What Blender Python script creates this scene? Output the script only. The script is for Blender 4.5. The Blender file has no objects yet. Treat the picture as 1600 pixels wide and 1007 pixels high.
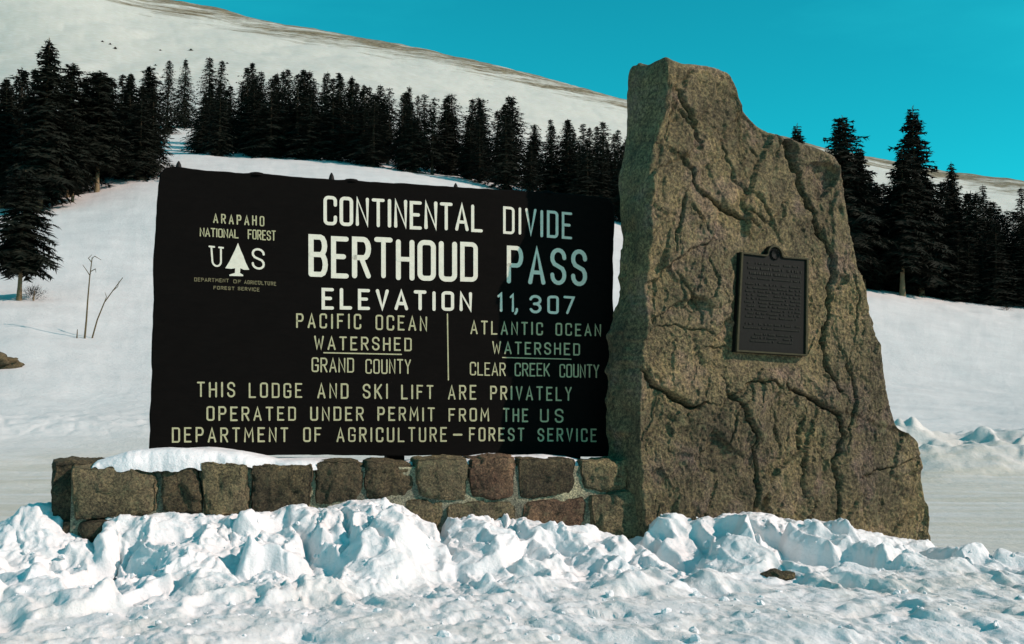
import bpy, math, random
import numpy as np
from mathutils import Vector

scene = bpy.context.scene
# ------------------------------------------------------------------ camera, world, sun, exposure
F = 1700.0                       # focal length in pixels of the 1600-wide photograph
EYE = 1.35                       # camera height above the packed ground
PITCH = math.atan((665 - 503.5) / F)
SUN_EL = math.radians(33)
SUN_AZ = math.radians(-17)       # direction to the sun in the XY plane (0 = +X, negative = towards the viewer)
SUN_STRENGTH = 5.0
SKY_STRENGTH = 0.15

cam_d = bpy.data.cameras.new("camera")
cam = bpy.data.objects.new("camera", cam_d)
scene.collection.objects.link(cam)
cam.location = (0, 0, EYE)
cam.rotation_euler = (math.radians(90) + PITCH, 0, 0)
cam_d.sensor_width = 36
cam_d.lens = 36 * F / 1600
cam_d.clip_start = 0.05
cam_d.clip_end = 4000
scene.camera = cam

world = bpy.data.worlds.new("World")
scene.world = world
world.use_nodes = True
wn = world.node_tree
wn.nodes.clear()
sky = wn.nodes.new("ShaderNodeTexSky")
sky.sky_type = 'NISHITA'
sky.sun_disc = False
sky.sun_elevation = SUN_EL
sky.sun_rotation = math.radians(90) - SUN_AZ
sky.altitude = 3400
sky.air_density = 1.0
sky.dust_density = 0.2
sky.ozone_density = 1.5
tint = wn.nodes.new("ShaderNodeMix")
tint.data_type = 'RGBA'; tint.blend_type = 'MULTIPLY'
tint.inputs['Factor'].default_value = 1.0
# thin high wisps drawn through the blue
wtc = wn.nodes.new("ShaderNodeTexCoord")
wmp = wn.nodes.new("ShaderNodeMapping"); wmp.inputs['Scale'].default_value = (1.4, 1.4, 5.0); wmp.inputs['Rotation'].default_value = (0.25, 0.35, 0)
wn.links.new(wtc.outputs['Generated'], wmp.inputs['Vector'])
wno = wn.nodes.new("ShaderNodeTexNoise"); wno.inputs['Scale'].default_value = 1.7; wno.inputs['Detail'].default_value = 8; wno.inputs['Roughness'].default_value = 0.55
wn.links.new(wmp.outputs[0], wno.inputs['Vector'])
wmr = wn.nodes.new("ShaderNodeMapRange"); wmr.inputs['From Min'].default_value = 0.45; wmr.inputs['From Max'].default_value = 0.85
wmr.inputs['To Min'].default_value = 0.0; wmr.inputs['To Max'].default_value = 0.35
wn.links.new(wno.outputs[0], wmr.inputs['Value'])
wmx = wn.nodes.new("ShaderNodeMix"); wmx.data_type = 'RGBA'
wn.links.new(wmr.outputs[0], wmx.inputs['Factor'])
wn.links.new(sky.outputs[0], wmx.inputs['A']); wmx.inputs['B'].default_value = (4.2, 3.6, 5.4, 1)
wn.links.new(wmx.outputs['Result'], tint.inputs['A'])
tint.inputs['B'].default_value = (0.05, 1.42, 1.04, 1)
bg = wn.nodes.new("ShaderNodeBackground")
bg.inputs['Strength'].default_value = SKY_STRENGTH
wn.links.new(tint.outputs['Result'], bg.inputs['Color'])
wo = wn.nodes.new("ShaderNodeOutputWorld")
wn.links.new(bg.outputs[0], wo.inputs[0])

sun_d = bpy.data.lights.new("sun", 'SUN')
sun_d.energy = SUN_STRENGTH
sun_d.angle = math.radians(0.5)
sun_d.color = (1.0, 0.765, 0.67)
sun = bpy.data.objects.new("sun", sun_d)
scene.collection.objects.link(sun)
to_sun = Vector((math.cos(SUN_EL) * math.cos(SUN_AZ), math.cos(SUN_EL) * math.sin(SUN_AZ), math.sin(SUN_EL)))
sun.rotation_euler = to_sun.to_track_quat('Z', 'Y').to_euler()
sun.location = (30, -5, 30)

vs = scene.view_settings
vs.view_transform = 'Standard'
vs.look = 'None'
vs.gamma = 1
vs.exposure = 0
vs.use_curve_mapping = False

# ------------------------------------------------------------------ helpers
rnd = random.Random(7)
rng = np.random.default_rng(11)
TH_S, TH_C = math.sin(PITCH), math.cos(PITCH)

def ray(px, py):
    dx = (px - 800) / F
    dy = (503.5 - py) / F
    return np.array([dx, TH_C - dy * TH_S, TH_S + dy * TH_C])

def at(px, py, Y):
    r = ray(px, py)
    return np.array([0, 0, EYE]) + r * (Y / r[1])

def e_of(y):
    dy = (503.5 - y) / F
    return (TH_S + dy * TH_C) / (TH_C - dy * TH_S)

class Frame:
    """a vertical working plane: origin O, U along it, Z up, N towards the viewer"""
    def __init__(s, O, deg):
        a = math.radians(deg)
        s.O = np.array(O, float)
        s.U = np.array([math.cos(a), math.sin(a), 0])
        s.N = np.array([math.sin(a), -math.cos(a), 0])
        s.Z = np.array([0, 0, 1.0])
    def uv(s, px, py, w=0.0):
        r = ray(px, py)
        c = np.array([0, 0, EYE])
        P0 = s.O + s.N * w
        t = np.dot(P0 - c, s.N) / np.dot(r, s.N)
        p = c + r * t - s.O
        return float(np.dot(p, s.U)), float(p[2] + s.O[2])
    def P(s, u, z, w=0.0):
        u = np.asarray(u, float); z = np.asarray(z, float); w = np.asarray(w, float)
        u, z, w = np.broadcast_arrays(u, z, w)
        return (s.O[None, :] * np.array([1, 1, 0]) + u.reshape(-1, 1) * s.U + w.reshape(-1, 1) * s.N
                + z.reshape(-1, 1) * s.Z)

def _h(ix, iy, iz, seed):
    with np.errstate(over='ignore'):
        n = (ix.astype(np.uint32) * np.uint32(374761393) + iy.astype(np.uint32) * np.uint32(668265263)
             + iz.astype(np.uint32) * np.uint32(2147483647 - 6) + np.uint32(seed * 1013904223 & 0xffffffff))
        n = (n ^ (n >> np.uint32(13))) * np.uint32(1274126177)
        n = (n ^ (n >> np.uint32(16))) * np.uint32(2246822519)
        n = n ^ (n >> np.uint32(15))
    return n.astype(np.float64) / 4294967295.0

def noise3(p, seed=0):
    """value noise, -1..1"""
    f = np.floor(p).astype(np.int64)
    t = p - f
    t = t * t * t * (t * (t * 6 - 15) + 10)
    out = 0
    for dx in (0, 1):
        wx = t[:, 0] if dx else 1 - t[:, 0]
        for dy in (0, 1):
            wy = t[:, 1] if dy else 1 - t[:, 1]
            for dz in (0, 1):
                wz = t[:, 2] if dz else 1 - t[:, 2]
                out = out + wx * wy * wz * _h(f[:, 0] + dx, f[:, 1] + dy, f[:, 2] + dz, seed)
    return out * 2 - 1

def fbm(p, octs=4, seed=0, gain=0.5, lac=2.03):
    a, s, tot = 1.0, 0, 0
    p = np.array(p, float)
    for i in range(octs):
        s = s + a * noise3(p + 17.3 * i, seed + i)
        tot += a
        a *= gain
        p = p * lac
    return s / tot

def ridged(p, octs=4, seed=0, gain=0.5):
    a, s, tot = 1.0, 0, 0
    p = np.array(p, float)
    for i in range(octs):
        s = s + a * (1 - np.abs(noise3(p + 9.1 * i, seed + i)) * 2)
        tot += a
        a *= gain
        p = p * 2.1
    return s / tot

def worley(p, seed=0):
    f = np.floor(p).astype(np.int64)
    d1 = np.full(len(p), 9.0); d2 = np.full(len(p), 9.0); cid = np.zeros(len(p))
    for dx in (-1, 0, 1):
        for dy in (-1, 0, 1):
            for dz in (-1, 0, 1):
                c = f + np.array([dx, dy, dz])
                q = np.stack([_h(c[:, 0], c[:, 1], c[:, 2], seed + k) for k in (1, 2, 3)], 1)
                d = np.sqrt((((c + q) - p) ** 2).sum(1))
                i = _h(c[:, 0], c[:, 1], c[:, 2], seed + 4)
                closer = d < d1
                d2 = np.where(closer, d1, np.minimum(d2, d))
                cid = np.where(closer, i, cid)
                d1 = np.where(closer, d, d1)
    return d1, d2, cid

def facets(p, seed=0, tilt=1.0, sharp=0.06):
    """random tilted planes per cell, lowered along the joints; roughly -1..1"""
    f = np.floor(p).astype(np.int64)
    d1 = np.full(len(p), 9.0); d2 = np.full(len(p), 9.0); h = np.zeros(len(p))
    for dx in (-1, 0, 1):
        for dy in (-1, 0, 1):
            for dz in (-1, 0, 1):
                c = f + np.array([dx, dy, dz])
                q = np.stack([_h(c[:, 0], c[:, 1], c[:, 2], seed + k) for k in (1, 2, 3)], 1)
                v = p - (c + q)
                d = np.sqrt((v ** 2).sum(1))
                g = np.stack([_h(c[:, 0], c[:, 1], c[:, 2], seed + k) for k in (5, 6, 7)], 1) * 2 - 1
                hh = _h(c[:, 0], c[:, 1], c[:, 2], seed + 4) * 2 - 1 + tilt * (g * v).sum(1) * 1.6
                closer = d < d1
                d2 = np.where(closer, d1, np.minimum(d2, d))
                h = np.where(closer, hh, h)
                d1 = np.where(closer, d, d1)
    return h * sstep(-0.02, sharp, d2 - d1), d2 - d1

def sstep(a, b, x):
    t = np.clip((x - a) / (b - a), 0, 1)
    return t * t * (3 - 2 * t)

def np_mesh(name, V, faces, mat, smooth=True, attrs=None):
    """faces: list of (n x k) index arrays"""
    me = bpy.data.meshes.new(name)
    V = np.asarray(V, np.float32)
    me.vertices.add(len(V))
    me.vertices.foreach_set("co", V.ravel())
    tot = np.concatenate([np.full(len(f), f.shape[1]) for f in faces if len(f)])
    idx = np.concatenate([f.ravel() for f in faces if len(f)]).astype(np.int32)
    me.loops.add(len(idx))
    me.loops.foreach_set("vertex_index", idx)
    me.polygons.add(len(tot))
    st = np.concatenate([[0], np.cumsum(tot)[:-1]]).astype(np.int32)
    me.polygons.foreach_set("loop_start", st)
    me.polygons.foreach_set("use_smooth", np.full(len(tot), smooth))
    me.update(calc_edges=True)
    if attrs:
        for k, v in attrs.items():
            a = me.attributes.new(k, 'FLOAT', 'POINT')
            a.data.foreach_set("value", np.asarray(v, np.float32))
    me.materials.append(mat)
    me.validate()
    return me

def link(name, me, parent=None, loc=None):
    o = bpy.data.objects.new(name, me)
    scene.collection.objects.link(o)
    if parent is not None:
        o.parent = parent
    if loc is not None:
        o.location = loc
    return o

def root(name, loc, label, cat, group=None):
    o = bpy.data.objects.new(name, None)
    scene.collection.objects.link(o)
    o.location = loc
    o.empty_display_size = 0.2
    tag(o, label, cat, group)
    return o

def tag(o, label=None, cat=None, group=None, kind=None):
    if label: o['label'] = label
    if cat: o['category'] = cat
    if group: o['group'] = group
    if kind: o['kind'] = kind
    return o

def grid_faces(nr, nc, wrap=False, off=0):
    r = np.arange(nr - 1)[:, None]
    c = np.arange(nc if wrap else nc - 1)[None, :]
    c2 = (c + 1) % nc
    a = r * nc + c; b = r * nc + c2
    d = (r + 1) * nc + c; e = (r + 1) * nc + c2
    return np.stack([a, b, e, d], -1).reshape(-1, 4) + off

# ------------------------------------------------------------------ materials
def new_mat(name):
    m = bpy.data.materials.new(name)
    m.use_nodes = True
    nt = m.node_tree
    b = nt.nodes["Principled BSDF"]
    return m, nt, b

def N(nt, typ, **kw):
    n = nt.nodes.new(typ)
    for k, v in kw.items():
        if k.startswith("i_"):
            n.inputs[k[2:].replace("_", " ")].default_value = v
        else:
            setattr(n, k, v)
    return n

def noise_node(nt, vec, scale, detail=6, rough=0.6, dist=0.0):
    n = nt.nodes.new("ShaderNodeTexNoise")
    n.inputs['Scale'].default_value = scale
    n.inputs['Detail'].default_value = detail
    n.inputs['Roughness'].default_value = rough
    n.inputs['Distortion'].default_value = dist
    nt.links.new(vec, n.inputs['Vector'])
    return n

def ramp(nt, fac, stops):
    r = nt.nodes.new("ShaderNodeValToRGB")
    els = r.color_ramp.elements
    els[0].position, els[0].color = stops[0][0], (*stops[0][1], 1)
    els[1].position, els[1].color = stops[-1][0], (*stops[-1][1], 1)
    for p, c in stops[1:-1]:
        e = els.new(p); e.color = (*c, 1)
    nt.links.new(fac, r.inputs[0])
    return r

def mixc(nt, fac, a, b, mode='MIX'):
    m = nt.nodes.new("ShaderNodeMix")
    m.data_type = 'RGBA'; m.blend_type = mode
    for key, v in (('Factor', fac), ('A', a), ('B', b)):
        if isinstance(v, (int, float)):
            m.inputs[key].default_value = v
        elif isinstance(v, tuple):
            m.inputs[key].default_value = (*v, 1)
        else:
            nt.links.new(v, m.inputs[key])
    return m.outputs['Result']

def bump(nt, height, strength, dist, normal=None):
    b = nt.nodes.new("ShaderNodeBump")
    b.inputs['Strength'].default_value = strength
    b.inputs['Distance'].default_value = dist
    nt.links.new(height, b.inputs['Height'])
    if normal is not None:
        nt.links.new(normal, b.inputs['Normal'])
    return b.outputs[0]

def mapping(nt, scale=(1, 1, 1), rot=(0, 0, 0)):
    tc = nt.nodes.new("ShaderNodeTexCoord")
    mp = nt.nodes.new("ShaderNodeMapping")
    mp.inputs['Scale'].default_value = scale
    mp.inputs['Rotation'].default_value = rot
    nt.links.new(tc.outputs['Object'], mp.inputs['Vector'])
    return mp.outputs[0]

def rock_mat(name, cols, scale=1.0, bump_d=0.02):
    m, nt, b = new_mat(name)
    v = mapping(nt)
    n1 = noise_node(nt, v, 3.2 * scale, 8, 0.65, 0.4)
    n2 = noise_node(nt, v, 40 * scale, 8, 0.8)
    n3 = noise_node(nt, v, 9 * scale, 6, 0.7, 0.8)
    r1 = ramp(nt, n1.outputs[0], [(0.32, cols[0]), (0.5, cols[1]), (0.68, cols[2])])
    r2 = ramp(nt, n2.outputs[0], [(0.38, (0.10, 0.10, 0.10)), (0.50, (0.80, 0.80, 0.78)), (0.62, (2.10, 1.98, 1.70))])
    n4 = noise_node(nt, v, 2.0 * scale, 5, 0.6, 0.6)
    sp = ramp(nt, n4.outputs[0], [(0.35, (0.7,) * 3), (0.65, (1.0,) * 3)])
    c = mixc(nt, sp.outputs[0], r1.outputs[0], mixc(nt, 1.0, r1.outputs[0], r2.outputs[0], 'MULTIPLY'))
    n5 = noise_node(nt, v, 1.1 * scale, 4, 0.55, 0.2)
    big = ramp(nt, n5.outputs[0], [(0.36, (0.74, 0.74, 0.78)), (0.5, (1.1, 1.09, 1.06)), (0.64, (1.60, 1.52, 1.36))])
    c = mixc(nt, 1.0, c, big.outputs[0], 'MULTIPLY')
    lich = ramp(nt, n3.outputs[0], [(0.55, (0, 0, 0)), (0.66, (1, 1, 1))])
    c = mixc(nt, mixc(nt, 0.6, (0, 0, 0), lich.outputs[0]), c, cols[3])
    nt.links.new(c, b.inputs['Base Color'])
    b.inputs['Roughness'].default_value = 0.9
    b.inputs['Specular IOR Level'].default_value = 0.25
    vo = nt.nodes.new("ShaderNodeTexVoronoi")
    vo.inputs['Scale'].default_value = 38 * scale
    nt.links.new(v, vo.inputs['Vector'])
    nb = bump(nt, vo.outputs['Distance'], 0.35, bump_d * 0.6)
    nb = bump(nt, n3.outputs[0], 0.6, bump_d * 2.0, nb)
    nb = bump(nt, n2.outputs[0], 0.8, bump_d, nb)
    nt.links.new(nb, b.inputs['Normal'])
    return m

M = {}
M['boulder'] = rock_mat('boulder_granite', [(0.070, 0.059, 0.038), (0.122, 0.103, 0.060), (0.140, 0.106, 0.086), (0.150, 0.144, 0.078)])
M['stone'] = rock_mat('wall_stone', [(0.070, 0.060, 0.038), (0.130, 0.112, 0.068), (0.18, 0.145, 0.09), (0.17, 0.165, 0.09)], 1.5)
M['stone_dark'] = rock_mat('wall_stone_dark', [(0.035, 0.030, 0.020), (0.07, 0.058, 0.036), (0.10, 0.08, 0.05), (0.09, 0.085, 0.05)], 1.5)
M['stone_red'] = rock_mat('wall_stone_reddish', [(0.075, 0.045, 0.030), (0.13, 0.085, 0.055), (0.16, 0.105, 0.07), (0.14, 0.12, 0.07)], 1.5)
M['mortar'] = rock_mat('mortar', [(0.12, 0.12, 0.095), (0.19, 0.19, 0.145), (0.24, 0.24, 0.185), (0.18, 0.20, 0.14)], 2.0, 0.01)

def snow_mat(name, base=(0.76, 0.76, 0.77), fine=0.012, coarse=0.0, terrain=False, bank=False):
    m, nt, b = new_mat(name)
    v = mapping(nt)
    n1 = noise_node(nt, v, 60 if not terrain else 5, 6, 0.7)
    n2 = noise_node(nt, v, 9 if not terrain else 0.6, 6, 0.65)
    r = ramp(nt, n2.outputs[0], [(0.35, tuple(x * 0.90 for x in base)), (0.65, base)])
    col = r.outputs[0]
    if terrain:
        vs_ = mapping(nt, (0.35, 1.6, 1))
        n3 = noise_node(nt, vs_, 0.9, 8, 0.7, 0.3)
        at_d = nt.nodes.new("ShaderNodeAttribute"); at_d.attribute_name = 'dirt'
        at_g = nt.nodes.new("ShaderNodeAttribute"); at_g.attribute_name = 'grass'
        dr = ramp(nt, n3.outputs[0], [(0.30, (0.0,) * 3), (0.60, (1.0,) * 3)])
        dm = mixc(nt, 1.0, dr.outputs[0], at_d.outputs['Color'], 'MULTIPLY')
        col = mixc(nt, dm, col, (0.48, 0.45, 0.375))
        n4 = noise_node(nt, mapping(nt, (0.022, 0.030, 0.16)), 1.0, 12, 0.8, 0.3)
        gm = nt.nodes.new("ShaderNodeMath"); gm.operation = 'ADD'
        nt.links.new(n4.outputs[0], gm.inputs[0]); nt.links.new(at_g.outputs['Fac'], gm.inputs[1])
        gr = ramp(nt, gm.outputs[0], [(0.86, (0,) * 3), (1.06, (1,) * 3)])
        n5 = noise_node(nt, v, 0.35, 6, 0.7)
        gc = ramp(nt, n5.outputs[0], [(0.35, (0.085, 0.060, 0.032)), (0.65, (0.25, 0.195, 0.12))])
        col = mixc(nt, gr.outputs[0], col, gc.outputs[0])
        nb = bump(nt, n1.outputs[0], 0.55, 0.06)
        nb = bump(nt, n3.outputs[0], 0.5, 0.10, nb)
    else:
        if bank:
            ad = nt.nodes.new("ShaderNodeAttribute"); ad.attribute_name = 'dirt'
            n6 = noise_node(nt, v, 2.3, 9, 0.75, 0.3)
            d6 = ramp(nt, n6.outputs[0], [(0.42, (0.15,) * 3), (0.62, (1.0,) * 3)])
            col = mixc(nt, mixc(nt, 1.0, d6.outputs[0], ad.outputs['Color'], 'MULTIPLY'), col, (0.50, 0.475, 0.40))
            n7 = noise_node(nt, v, 30, 4, 0.8)
            d7 = ramp(nt, n7.outputs[0], [(0.66, (0.0,) * 3), (0.72, (1.0,) * 3)])
            col = mixc(nt, mixc(nt, 1.0, d7.outputs[0], ad.outputs['Color'], 'MULTIPLY'), col, (0.20, 0.17, 0.12))
        nb = bump(nt, n1.outputs[0], 0.5, fine)
        nb = bump(nt, n2.outputs[0], 0.5, 0.03, nb)
    nt.links.new(col, b.inputs['Base Color'])
    nt.links.new(nb, b.inputs['Normal'])
    b.inputs['Roughness'].default_value = 0.65
    b.inputs['Specular IOR Level'].default_value = 0.2
    return m

M['snow'] = snow_mat('plowed_snow', bank=True)
M['snow_cap'] = snow_mat('soft_snow')
M['ground'] = snow_mat('ground_snow', (0.635, 0.625, 0.615), terrain=True)

def plain(name, col, rough=0.8, var=0.25, scale=12, bd=0.003, metal=0.0):
    m, nt, b = new_mat(name)
    v = mapping(nt)
    n = noise_node(nt, v, scale, 7, 0.7)
    r = ramp(nt, n.outputs[0], [(0.3, tuple(c * (1 - var) for c in col)), (0.7, tuple(c * (1 + var) for c in col))])
    nt.links.new(r.outputs[0], b.inputs['Base Color'])
    nt.links.new(bump(nt, n.outputs[0], 0.6, bd), b.inputs['Normal'])
    b.inputs['Roughness'].default_value = rough
    b.inputs['Specular IOR Level'].default_value = 0.12
    b.inputs['Metallic'].default_value = metal
    return m

def board_mat():
    m, nt, b = new_mat('stained_board')
    v = mapping(nt, (1.0, 14.0, 14.0))
    n = noise_node(nt, v, 2.2, 8, 0.7, 0.4)
    n2 = noise_node(nt, mapping(nt), 5, 6, 0.7)
    r = ramp(nt, n.outputs[0], [(0.3, (0.0022, 0.0018, 0.0016)), (0.7, (0.0055, 0.0043, 0.0036))])
    c = mixc(nt, 0.5, r.outputs[0], mixc(nt, n2.outputs[0], (0.002, 0.0018, 0.0016), (0.006, 0.005, 0.0045)))
    nt.links.new(c, b.inputs['Base Color'])
    nt.links.new(bump(nt, n.outputs[0], 0.5, 0.004), b.inputs['Normal'])
    b.inputs['Roughness'].default_value = 0.8
    b.inputs['Specular IOR Level'].default_value = 0.05
    return m

M['board'] = board_mat()
M['letter'] = plain('cream_paint', (0.68, 0.65, 0.54), 0.7, 0.10, 30, 0.001)
M['letter_small'] = plain('yellowed_paint', (0.40, 0.38, 0.23), 0.7, 0.22, 45, 0.001)
M['letter_faint'] = plain('faded_paint', (0.17, 0.15, 0.085), 0.8, 0.4, 60, 0.001)
M['bronze'] = plain('dark_bronze', (0.007, 0.0078, 0.0065), 0.7, 0.3, 40, 0.001, 0.0)
M['bronze_text'] = plain('worn_bronze', (0.020, 0.021, 0.016), 0.6, 0.3, 60, 0.001, 0.0)
M['bronze_rim'] = plain('rubbed_bronze', (0.040, 0.038, 0.020), 0.7, 0.3, 40, 0.001, 0.0)
M['iron'] = plain('dark_iron', (0.012, 0.011, 0.01), 0.6)
M['needles'] = plain('needles', (0.0095, 0.0115, 0.0075), 0.85, 0.45, 3, 0.0)
M['needles_light'] = plain('needles_sunbleached', (0.028, 0.034, 0.018), 0.85, 0.45, 3, 0.0)
M['bark'] = plain('bark', (0.16, 0.12, 0.07), 0.9, 0.4, 14, 0.02)
M['bark_far'] = plain('bark_dark', (0.035, 0.028, 0.018), 0.9, 0.4, 14, 0.02)
M['twig'] = plain('dry_twig', (0.10, 0.075, 0.04), 0.9, 0.3, 20, 0.002)

# ------------------------------------------------------------------ terrain
def pchip(x, y, xq):
    x = np.asarray(x, float); y = np.asarray(y, float)
    h = np.diff(x); d = np.diff(y) / h
    m = np.zeros_like(y)
    for i in range(1, len(x) - 1):
        if d[i - 1] * d[i] > 0:
            w1 = 2 * h[i] + h[i - 1]; w2 = h[i] + 2 * h[i - 1]
            m[i] = (w1 + w2) / (w1 / d[i - 1] + w2 / d[i])
    m[0], m[-1] = d[0], d[-1]
    xq = np.clip(xq, x[0], x[-1])
    i = np.clip(np.searchsorted(x, xq) - 1, 0, len(x) - 2)
    t = (xq - x[i]) / h[i]
    return ((2 * t**3 - 3 * t**2 + 1) * y[i] + (t**3 - 2 * t**2 + t) * h[i] * m[i]
            + (-2 * t**3 + 3 * t**2) * y[i + 1] + (t**3 - t**2) * h[i] * m[i + 1])

TD = [1.0, 4, 12, 20, 28, 50, 80, 100, 150, 300, 400, 500, 600, 680, 1000]
def col_h(ys):            # heights at TD from the picture rows where that ground shows
    near = [0, 0.0, 0.05, 0.1]
    a_, b_ = ys[-2], ys[-1]
    ys = ys[:-1] + [a_ + (b_ - a_) * 0.50, a_ + (b_ - a_) * 0.80, b_]
    hs = near + [EYE + e_of(y) * d for y, d in zip(ys, TD[4:13])]
    return hs + [hs[-1] * 0.96, hs[-1] * 0.6]
flat = [0, 0, 0.05, 0.1, 0.2, 1, 3, 5, 9, 22, 28, 34, 40, 40, 30]
TCOL = [
    (-180, flat), (-110, flat),
    (-60, col_h([655, 500, 390, 350, 300, 210, 120])),
    (math.degrees(math.atan(-800 / F)), col_h([672, 462, 326, 276, 226, 104, -60])),
    (math.degrees(math.atan(-560 / F)), col_h([676, 485, 310, 254, 226, 120, 8])),
    (math.degrees(math.atan(-300 / F)), col_h([678, 500, 325, 262, 234, 140, 60])),
    (math.degrees(math.atan(-50 / F)), col_h([680, 520, 350, 291, 262, 180, 106])),
    (math.degrees(math.atan(185 / F)), col_h([682, 560, 400, 345, 315, 240, 163])),
    (math.degrees(math.atan(560 / F)), col_h([684, 592, 453, 438, 405, 330, 250])),
    (math.degrees(math.atan(800 / F)), col_h([690, 610, 481, 463, 435, 365, 288])),
    (60, col_h([700, 640, 560, 540, 520, 470, 420])),
    (110, flat), (180, flat),
]
TPH = np.radians(np.arange(-180, 181, 0.5))
TLD = np.linspace(0, math.log(1000), 400)
_cols = np.stack([pchip(np.log(TD), h, TLD) for _, h in TCOL])           # columns x D
_tph = np.radians([c[0] for c in TCOL])
TTAB = np.stack([pchip(_tph, _cols[:, j], TPH) for j in range(len(TLD))], 1)

def terrain_base(x, y):
    x = np.atleast_1d(np.asarray(x, float)); y = np.atleast_1d(np.asarray(y, float))
    ph = np.arctan2(x, y)
    r = np.hypot(x, y)
    D = r * np.cos(np.clip(ph, -math.radians(35), math.radians(35)))
    ld = np.log(np.clip(D, 1, 1000))
    fi = (ph + math.pi) / (2 * math.pi) * (len(TPH) - 1)
    fj = ld / TLD[-1] * (len(TLD) - 1)
    i = np.clip(fi.astype(int), 0, len(TPH) - 2); j = np.clip(fj.astype(int), 0, len(TLD) - 2)
    a = fi - i; b = fj - j
    return (TTAB[i, j] * (1 - a) * (1 - b) + TTAB[i + 1, j] * a * (1 - b)
            + TTAB[i, j + 1] * (1 - a) * b + TTAB[i + 1, j + 1] * a * b)

def terrain(x, y):
    x = np.atleast_1d(np.asarray(x, float)); y = np.atleast_1d(np.asarray(y, float))
    h = terrain_base(x, y)
    r = np.hypot(x, y)
    p = np.stack([x, y, np.zeros_like(x)], 1)
    near = 1 - sstep(30, 60, r)
    h = h + 0.045 * fbm(p * np.array([0.5, 1.2, 1]), 4, 3) * near * sstep(5, 10, r)
    h = h + 0.22 * fbm(p / 9.0, 4, 5) * sstep(25, 60, r) * (1 - sstep(140, 260, r))
    h = h + 0.10 * fbm(p / 1.8, 4, 8) * sstep(26, 40, r) * (1 - sstep(100, 160, r))
    h = h + (2.2 * fbm(p / 45.0, 5, 9) - 0.8 * ridged(p / 22.0, 3, 19)) * sstep(150, 320, r)
    # ploughed berms at the foot of the slope
    def berm(cx0, cy0, cx1, cy1, wid, hgt, seed):
        dx, dy = cx1 - cx0, cy1 - cy0
        L = math.hypot(dx, dy)
        t = ((x - cx0) * dx + (y - cy0) * dy) / L
        q = (-(x - cx0) * dy + (y - cy0) * dx) / L
        m = sstep(0, 2.0, t) * (1 - sstep(L - 2.0, L, t)) * np.exp(-(q / wid) ** 2)
        sel = m > 0.01
        out = np.zeros_like(x)
        if sel.any():
            ps = p[sel]
            lump = 0.66 + 0.55 * fbm(ps / 1.3, 3, seed)
            fa, _ = facets(ps / 0.7, seed, 0.5, 0.3)
            out[sel] = hgt * m[sel] * np.clip(lump + 0.25 * fa + 0.25 * fbm(ps / 0.5, 3, seed + 9), 0.1, 2)
        return out
    h = h + berm(7.5, 25.5, 26, 25.0, 2.0, 0.66, 31)
    h = h + berm(-19, 27.5, -7, 29.5, 1.5, 0.22, 41)
    # ski tracks running across the right-hand slope
    for (cx0, cy0, cx1, cy1, dep) in ((8, 50, 60, 45.5, 0.16), (8, 51.3, 60, 46.5, 0.12), (10, 57, 60, 52, 0.08), (8, 77.5, 60, 74, 0.22), (-30, 44, -12, 40, 0.06)):
        dx, dy = cx1 - cx0, cy1 - cy0
        L = math.hypot(dx, dy)
        t = ((x - cx0) * dx + (y - cy0) * dy) / L
        q = (-(x - cx0) * dy + (y - cy0) * dx) / L + 0.5 * np.sin(t * 0.35)
        h = h - dep * np.exp(-(q / 0.35) ** 2) * sstep(0, 3, t) * (1 - sstep(L - 3, L, t))
    return h

def ground_at(px, py):
    r = ray(px, py)
    D = np.exp(np.linspace(math.log(14), math.log(640), 3000))
    X = r[0] / r[1] * D; Zr = EYE + r[2] / r[1] * D
    h = terrain(X, D)
    k = np.argmax(h >= Zr)
    if h[k] < Zr[k]: k = 1200
    return np.array([X[k], D[k], h[k]])

dense = np.linspace(-30, 30, 840)
phis = np.radians(np.concatenate([np.arange(-180, -60, 6), np.arange(-60, -30, 1.0), dense, np.arange(31, 61, 1.0), np.arange(66, 180, 6)]))
rs = np.concatenate([[0.3, 1.5, 3], np.exp(np.linspace(math.log(4.5), math.log(19), 60))[:-1], np.exp(np.linspace(math.log(19), math.log(36), 170))[:-1],
                     np.exp(np.linspace(math.log(36), math.log(1500), 210))])
PH, RR = np.meshgrid(phis, rs)
Xg = (RR * np.sin(PH)).ravel(); Yg = (RR * np.cos(PH)).ravel()
Hg = terrain(Xg, Yg)
Rg = RR.ravel()
Dg = Rg * np.cos(np.clip(PH.ravel(), -0.61, 0.61))
dirt = (1 - sstep(24, 31, Rg)) * 0.9 + 0.85 * sstep(120, 330, Rg)
grass = np.clip(sstep(380, 590, Dg) * 0.53, 0, 1)
me = np_mesh('ground', np.stack([Xg, Yg, Hg], 1), [grid_faces(len(rs), len(phis), True)], M['ground'], True,
             {'dirt': dirt, 'grass': grass})
tag(link('ground', me), kind='structure', label='snow-covered ground rising to the open mountainside')

# ------------------------------------------------------------------ frames of the monument
ANG = 15
SIGN = Frame(at(240, 665, 8.0), ANG); SIGN.O[2] = 0
WALL_OFF = 0.45
WALL = Frame(SIGN.O + SIGN.N * WALL_OFF, ANG)
BOUL = Frame(at(1012, 600, 8.33), 26); BOUL.O[2] = 0

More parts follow.
